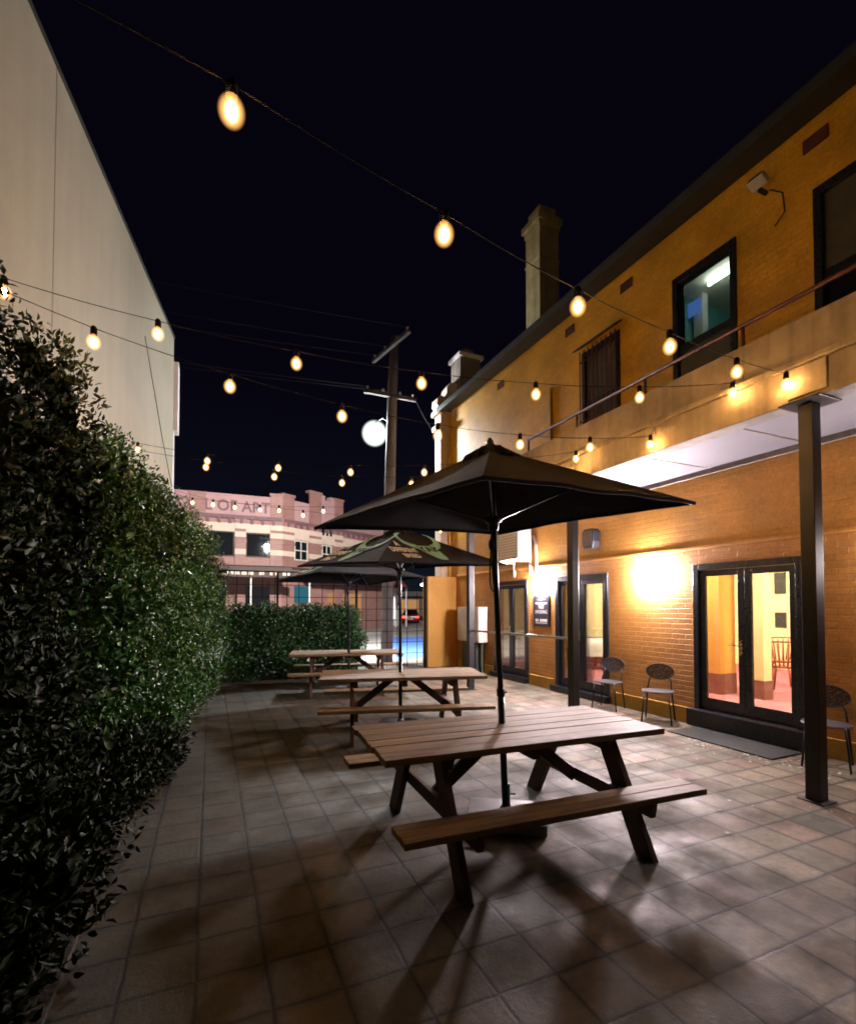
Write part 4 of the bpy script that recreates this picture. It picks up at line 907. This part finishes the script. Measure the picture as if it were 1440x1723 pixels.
b.v = [(x, -y, z) for x, y, z in b.v]; b.build('verandah_roof', 'awning', ab)
b = MB(F2); b.prism([(0, 4.2), (0, 4.05), (3., 3.72), (3., 3.88)], 9, 'x', .2); b.build('verandah_roof', 'awning', ab)
b = MB(); b.box(-14, .6, -3.3, -3.22, 3.3, 3.75); fasc = b.build('verandah_fascia', 'awning', ab)
b = MB(); x = -5.
while x < .5:
    w_ = random.uniform(.12, .3); b.box(x, x + w_, -3.32, -3.305, 3.42, 3.66); x += w_ + random.choice((.08, .1, .3))
b.build('fascia_lettering', 'creamtrim', fasc)
for x in (-9, -5.5, -2, 1.2): MB().tube([(x, -3.1, 0), (x, -3.1, 3.7)], .05, 8).build('verandah_post', 'offwhite', ab)
b = MB(); b.box(-6, -3.2, -.06, -.02, .5, 2.9); b.box(-2.4, -.2, -.06, -.02, .4, 2.9); b.build_each('shop_window', 'shopcool', ab)
b = MB(F2); b.box(.3, 2.3, .02, .06, 1.9, 3.0); b.build('shop_sign', 'shopcyan', ab)
b = MB(F2); b.box(1.4, 3.6, .02, .06, .4, 1.75); b.build('shop_window', 'shopwarm', ab)
b = MB(F2); b.box(4.0, 5.6, .02, .06, .4, 2.6); b.box(6.0, 7.4, .02, .06, .4, 2.6); b.build_each('shop_window', 'shopwarm', ab)

# further down the side street
t = thing('corner_shop', 'low shop with a red awning beyond the brick building', 'shop', (12, 42, 0))
b = MB(); b.box(-1.6, 3.0, -1.5, 12, 0, 4.3); b.build('wall', 'offwhite', t)
b = MB(); b.prism([(-1.5, 3.9), (-3.6, 3.15), (-3.6, 3.3), (-1.5, 4.1)], 4.8, 'x', -1.8); b.build('awning', 'redroof', t)
for x in (-1.6, -.4, .8, 2., 2.9): MB().tube([(x, -3.5, 0), (x, -3.5, 3.2)], .06, 8).build('verandah_post', 'white', t)
b = MB(); b.box(-1.2, .2, -1.56, -1.51, .4, 2.5); b.box(.6, 2.6, -1.56, -1.51, .6, 2.5); b.build_each('shop_window', 'shopwhite', t)
t = thing('distant_shop', 'far lit shopfront glowing at the end of the street', 'shop', (33, 78, 0))
b = MB(); b.box(-5, 9, 0, 8, 0, 4.2); b.build('wall', 'offwhite', t)
b = MB(); b.box(-3.8, -.6, -.06, -.01, .5, 2.8); b.box(.2, 4., -.06, -.01, .5, 2.8); b.box(5, 8, -.06, -.01, .5, 2.8); b.build_each('shop_window', 'shopwarm', t)
b = MB(); b.box(-5.2, 9.2, -2, .2, 3.1, 3.35); b.build('awning', 'awning', t)
def far_lamp(x, y, h, label):
    t = thing('street_light', label, 'street lamp', (x, y, -.13), group='distant street lamps')
    b = MB(); b.tube([(0, 0, 0), (0, 0, h), (-.4, -.2, h + .5), (-1.4, -.6, h + .6)], [.09, .06, .05, .04], 8); b.build('pole', 'steel', t, smooth=True)
    b = MB(); b.sphere((-1.7, -.75, h + .55), .3, 10, 8, (1.2, 1.2, .5)); b.build('lantern', 'farlamp', t, smooth=True)
far_lamp(22.8, 50, 3.6, 'distant street lamp directly over the red car')
far_lamp(36, 88, 6.5, 'far tiny street lamp, tallest of the two beyond the shopfront')
far_lamp(41, 96, 3., 'far tiny street lamp, shortest, right of the shopfront')

# ------------------------------------------------------------------ cars on the street
def car(x, y, a, paint, label, lit=True):
    t = thing('parked_car', label, 'car', (x, y, -.13), math.radians(a), group='cars on the street')
    body = [(-2.05, .35), (-2.1, .62), (-2.0, .9), (-1.3, .98), (1.95, .98), (2.08, .8), (2.05, .35), (1.7, .24), (-1.7, .24)]
    b = MB(); b.prism(body, 1.72, 'y', -.86); b.build('body', paint, t, bevel=.09)
    b = MB(); lo = [(-1.15, .97), (1.85, .97)]; hi = [(-.45, 1.46), (1.45, 1.46)]
    b.add([(lo[0][0], -.8, .97), (lo[1][0], -.8, .97), (lo[1][0], .8, .97), (lo[0][0], .8, .97), (hi[0][0], -.62, 1.46), (hi[1][0], -.62, 1.46), (hi[1][0], .62, 1.46), (hi[0][0], .62, 1.46)], [(0, 1, 5, 4), (1, 2, 6, 5), (2, 3, 7, 6), (3, 0, 4, 7), (4, 5, 6, 7)])
    b.build('cabin', 'darkglass', t, bevel=.05)
    b = MB(); b.box(-.4, 1.4, -.6, .6, 1.455, 1.49); b.build('roof', paint, t, bevel=.015)
    for wx_ in (-1.3, 1.3):
        for sy in (-1, 1):
            bb = MB(); bb.tube([(wx_, sy * .7, .31), (wx_, sy * .875, .31)], .31, 18); wl = bb.build('wheel', 'tyre', t)
            bb = MB(); bb.tube([(wx_, sy * .876, .31), (wx_, sy * .885, .31)], .19, 14); bb.build('rim', 'galv', wl)
    for sy in (-1, 1):
        b = MB(); b.box(2.06, 2.12, sy * .68 - .14, sy * .68 + .14, .66, .84); b.build('tail_light', 'tail' if lit else 'skirt', t, bevel=.02)
        b = MB(); b.box(-2.13, -2.07, sy * .62 - .16, sy * .62 + .16, .62, .76); b.build('headlight', 'offwhite', t, bevel=.02)
    b = MB(); b.box(2.07, 2.1, -.26, .26, .5, .62); b.build('number_plate', 'white', t)
car(18.9, 47.5, 247, 'redcar', 'small red car seen from behind under a distant street lamp')
car(13.9, 44.6, 245, 'silvercar', 'silver car with red tail lamps left of the power pole')
car(1.9, 26.6, -8, 'darkcar', 'dark car with glowing tail lamp before the brick building')
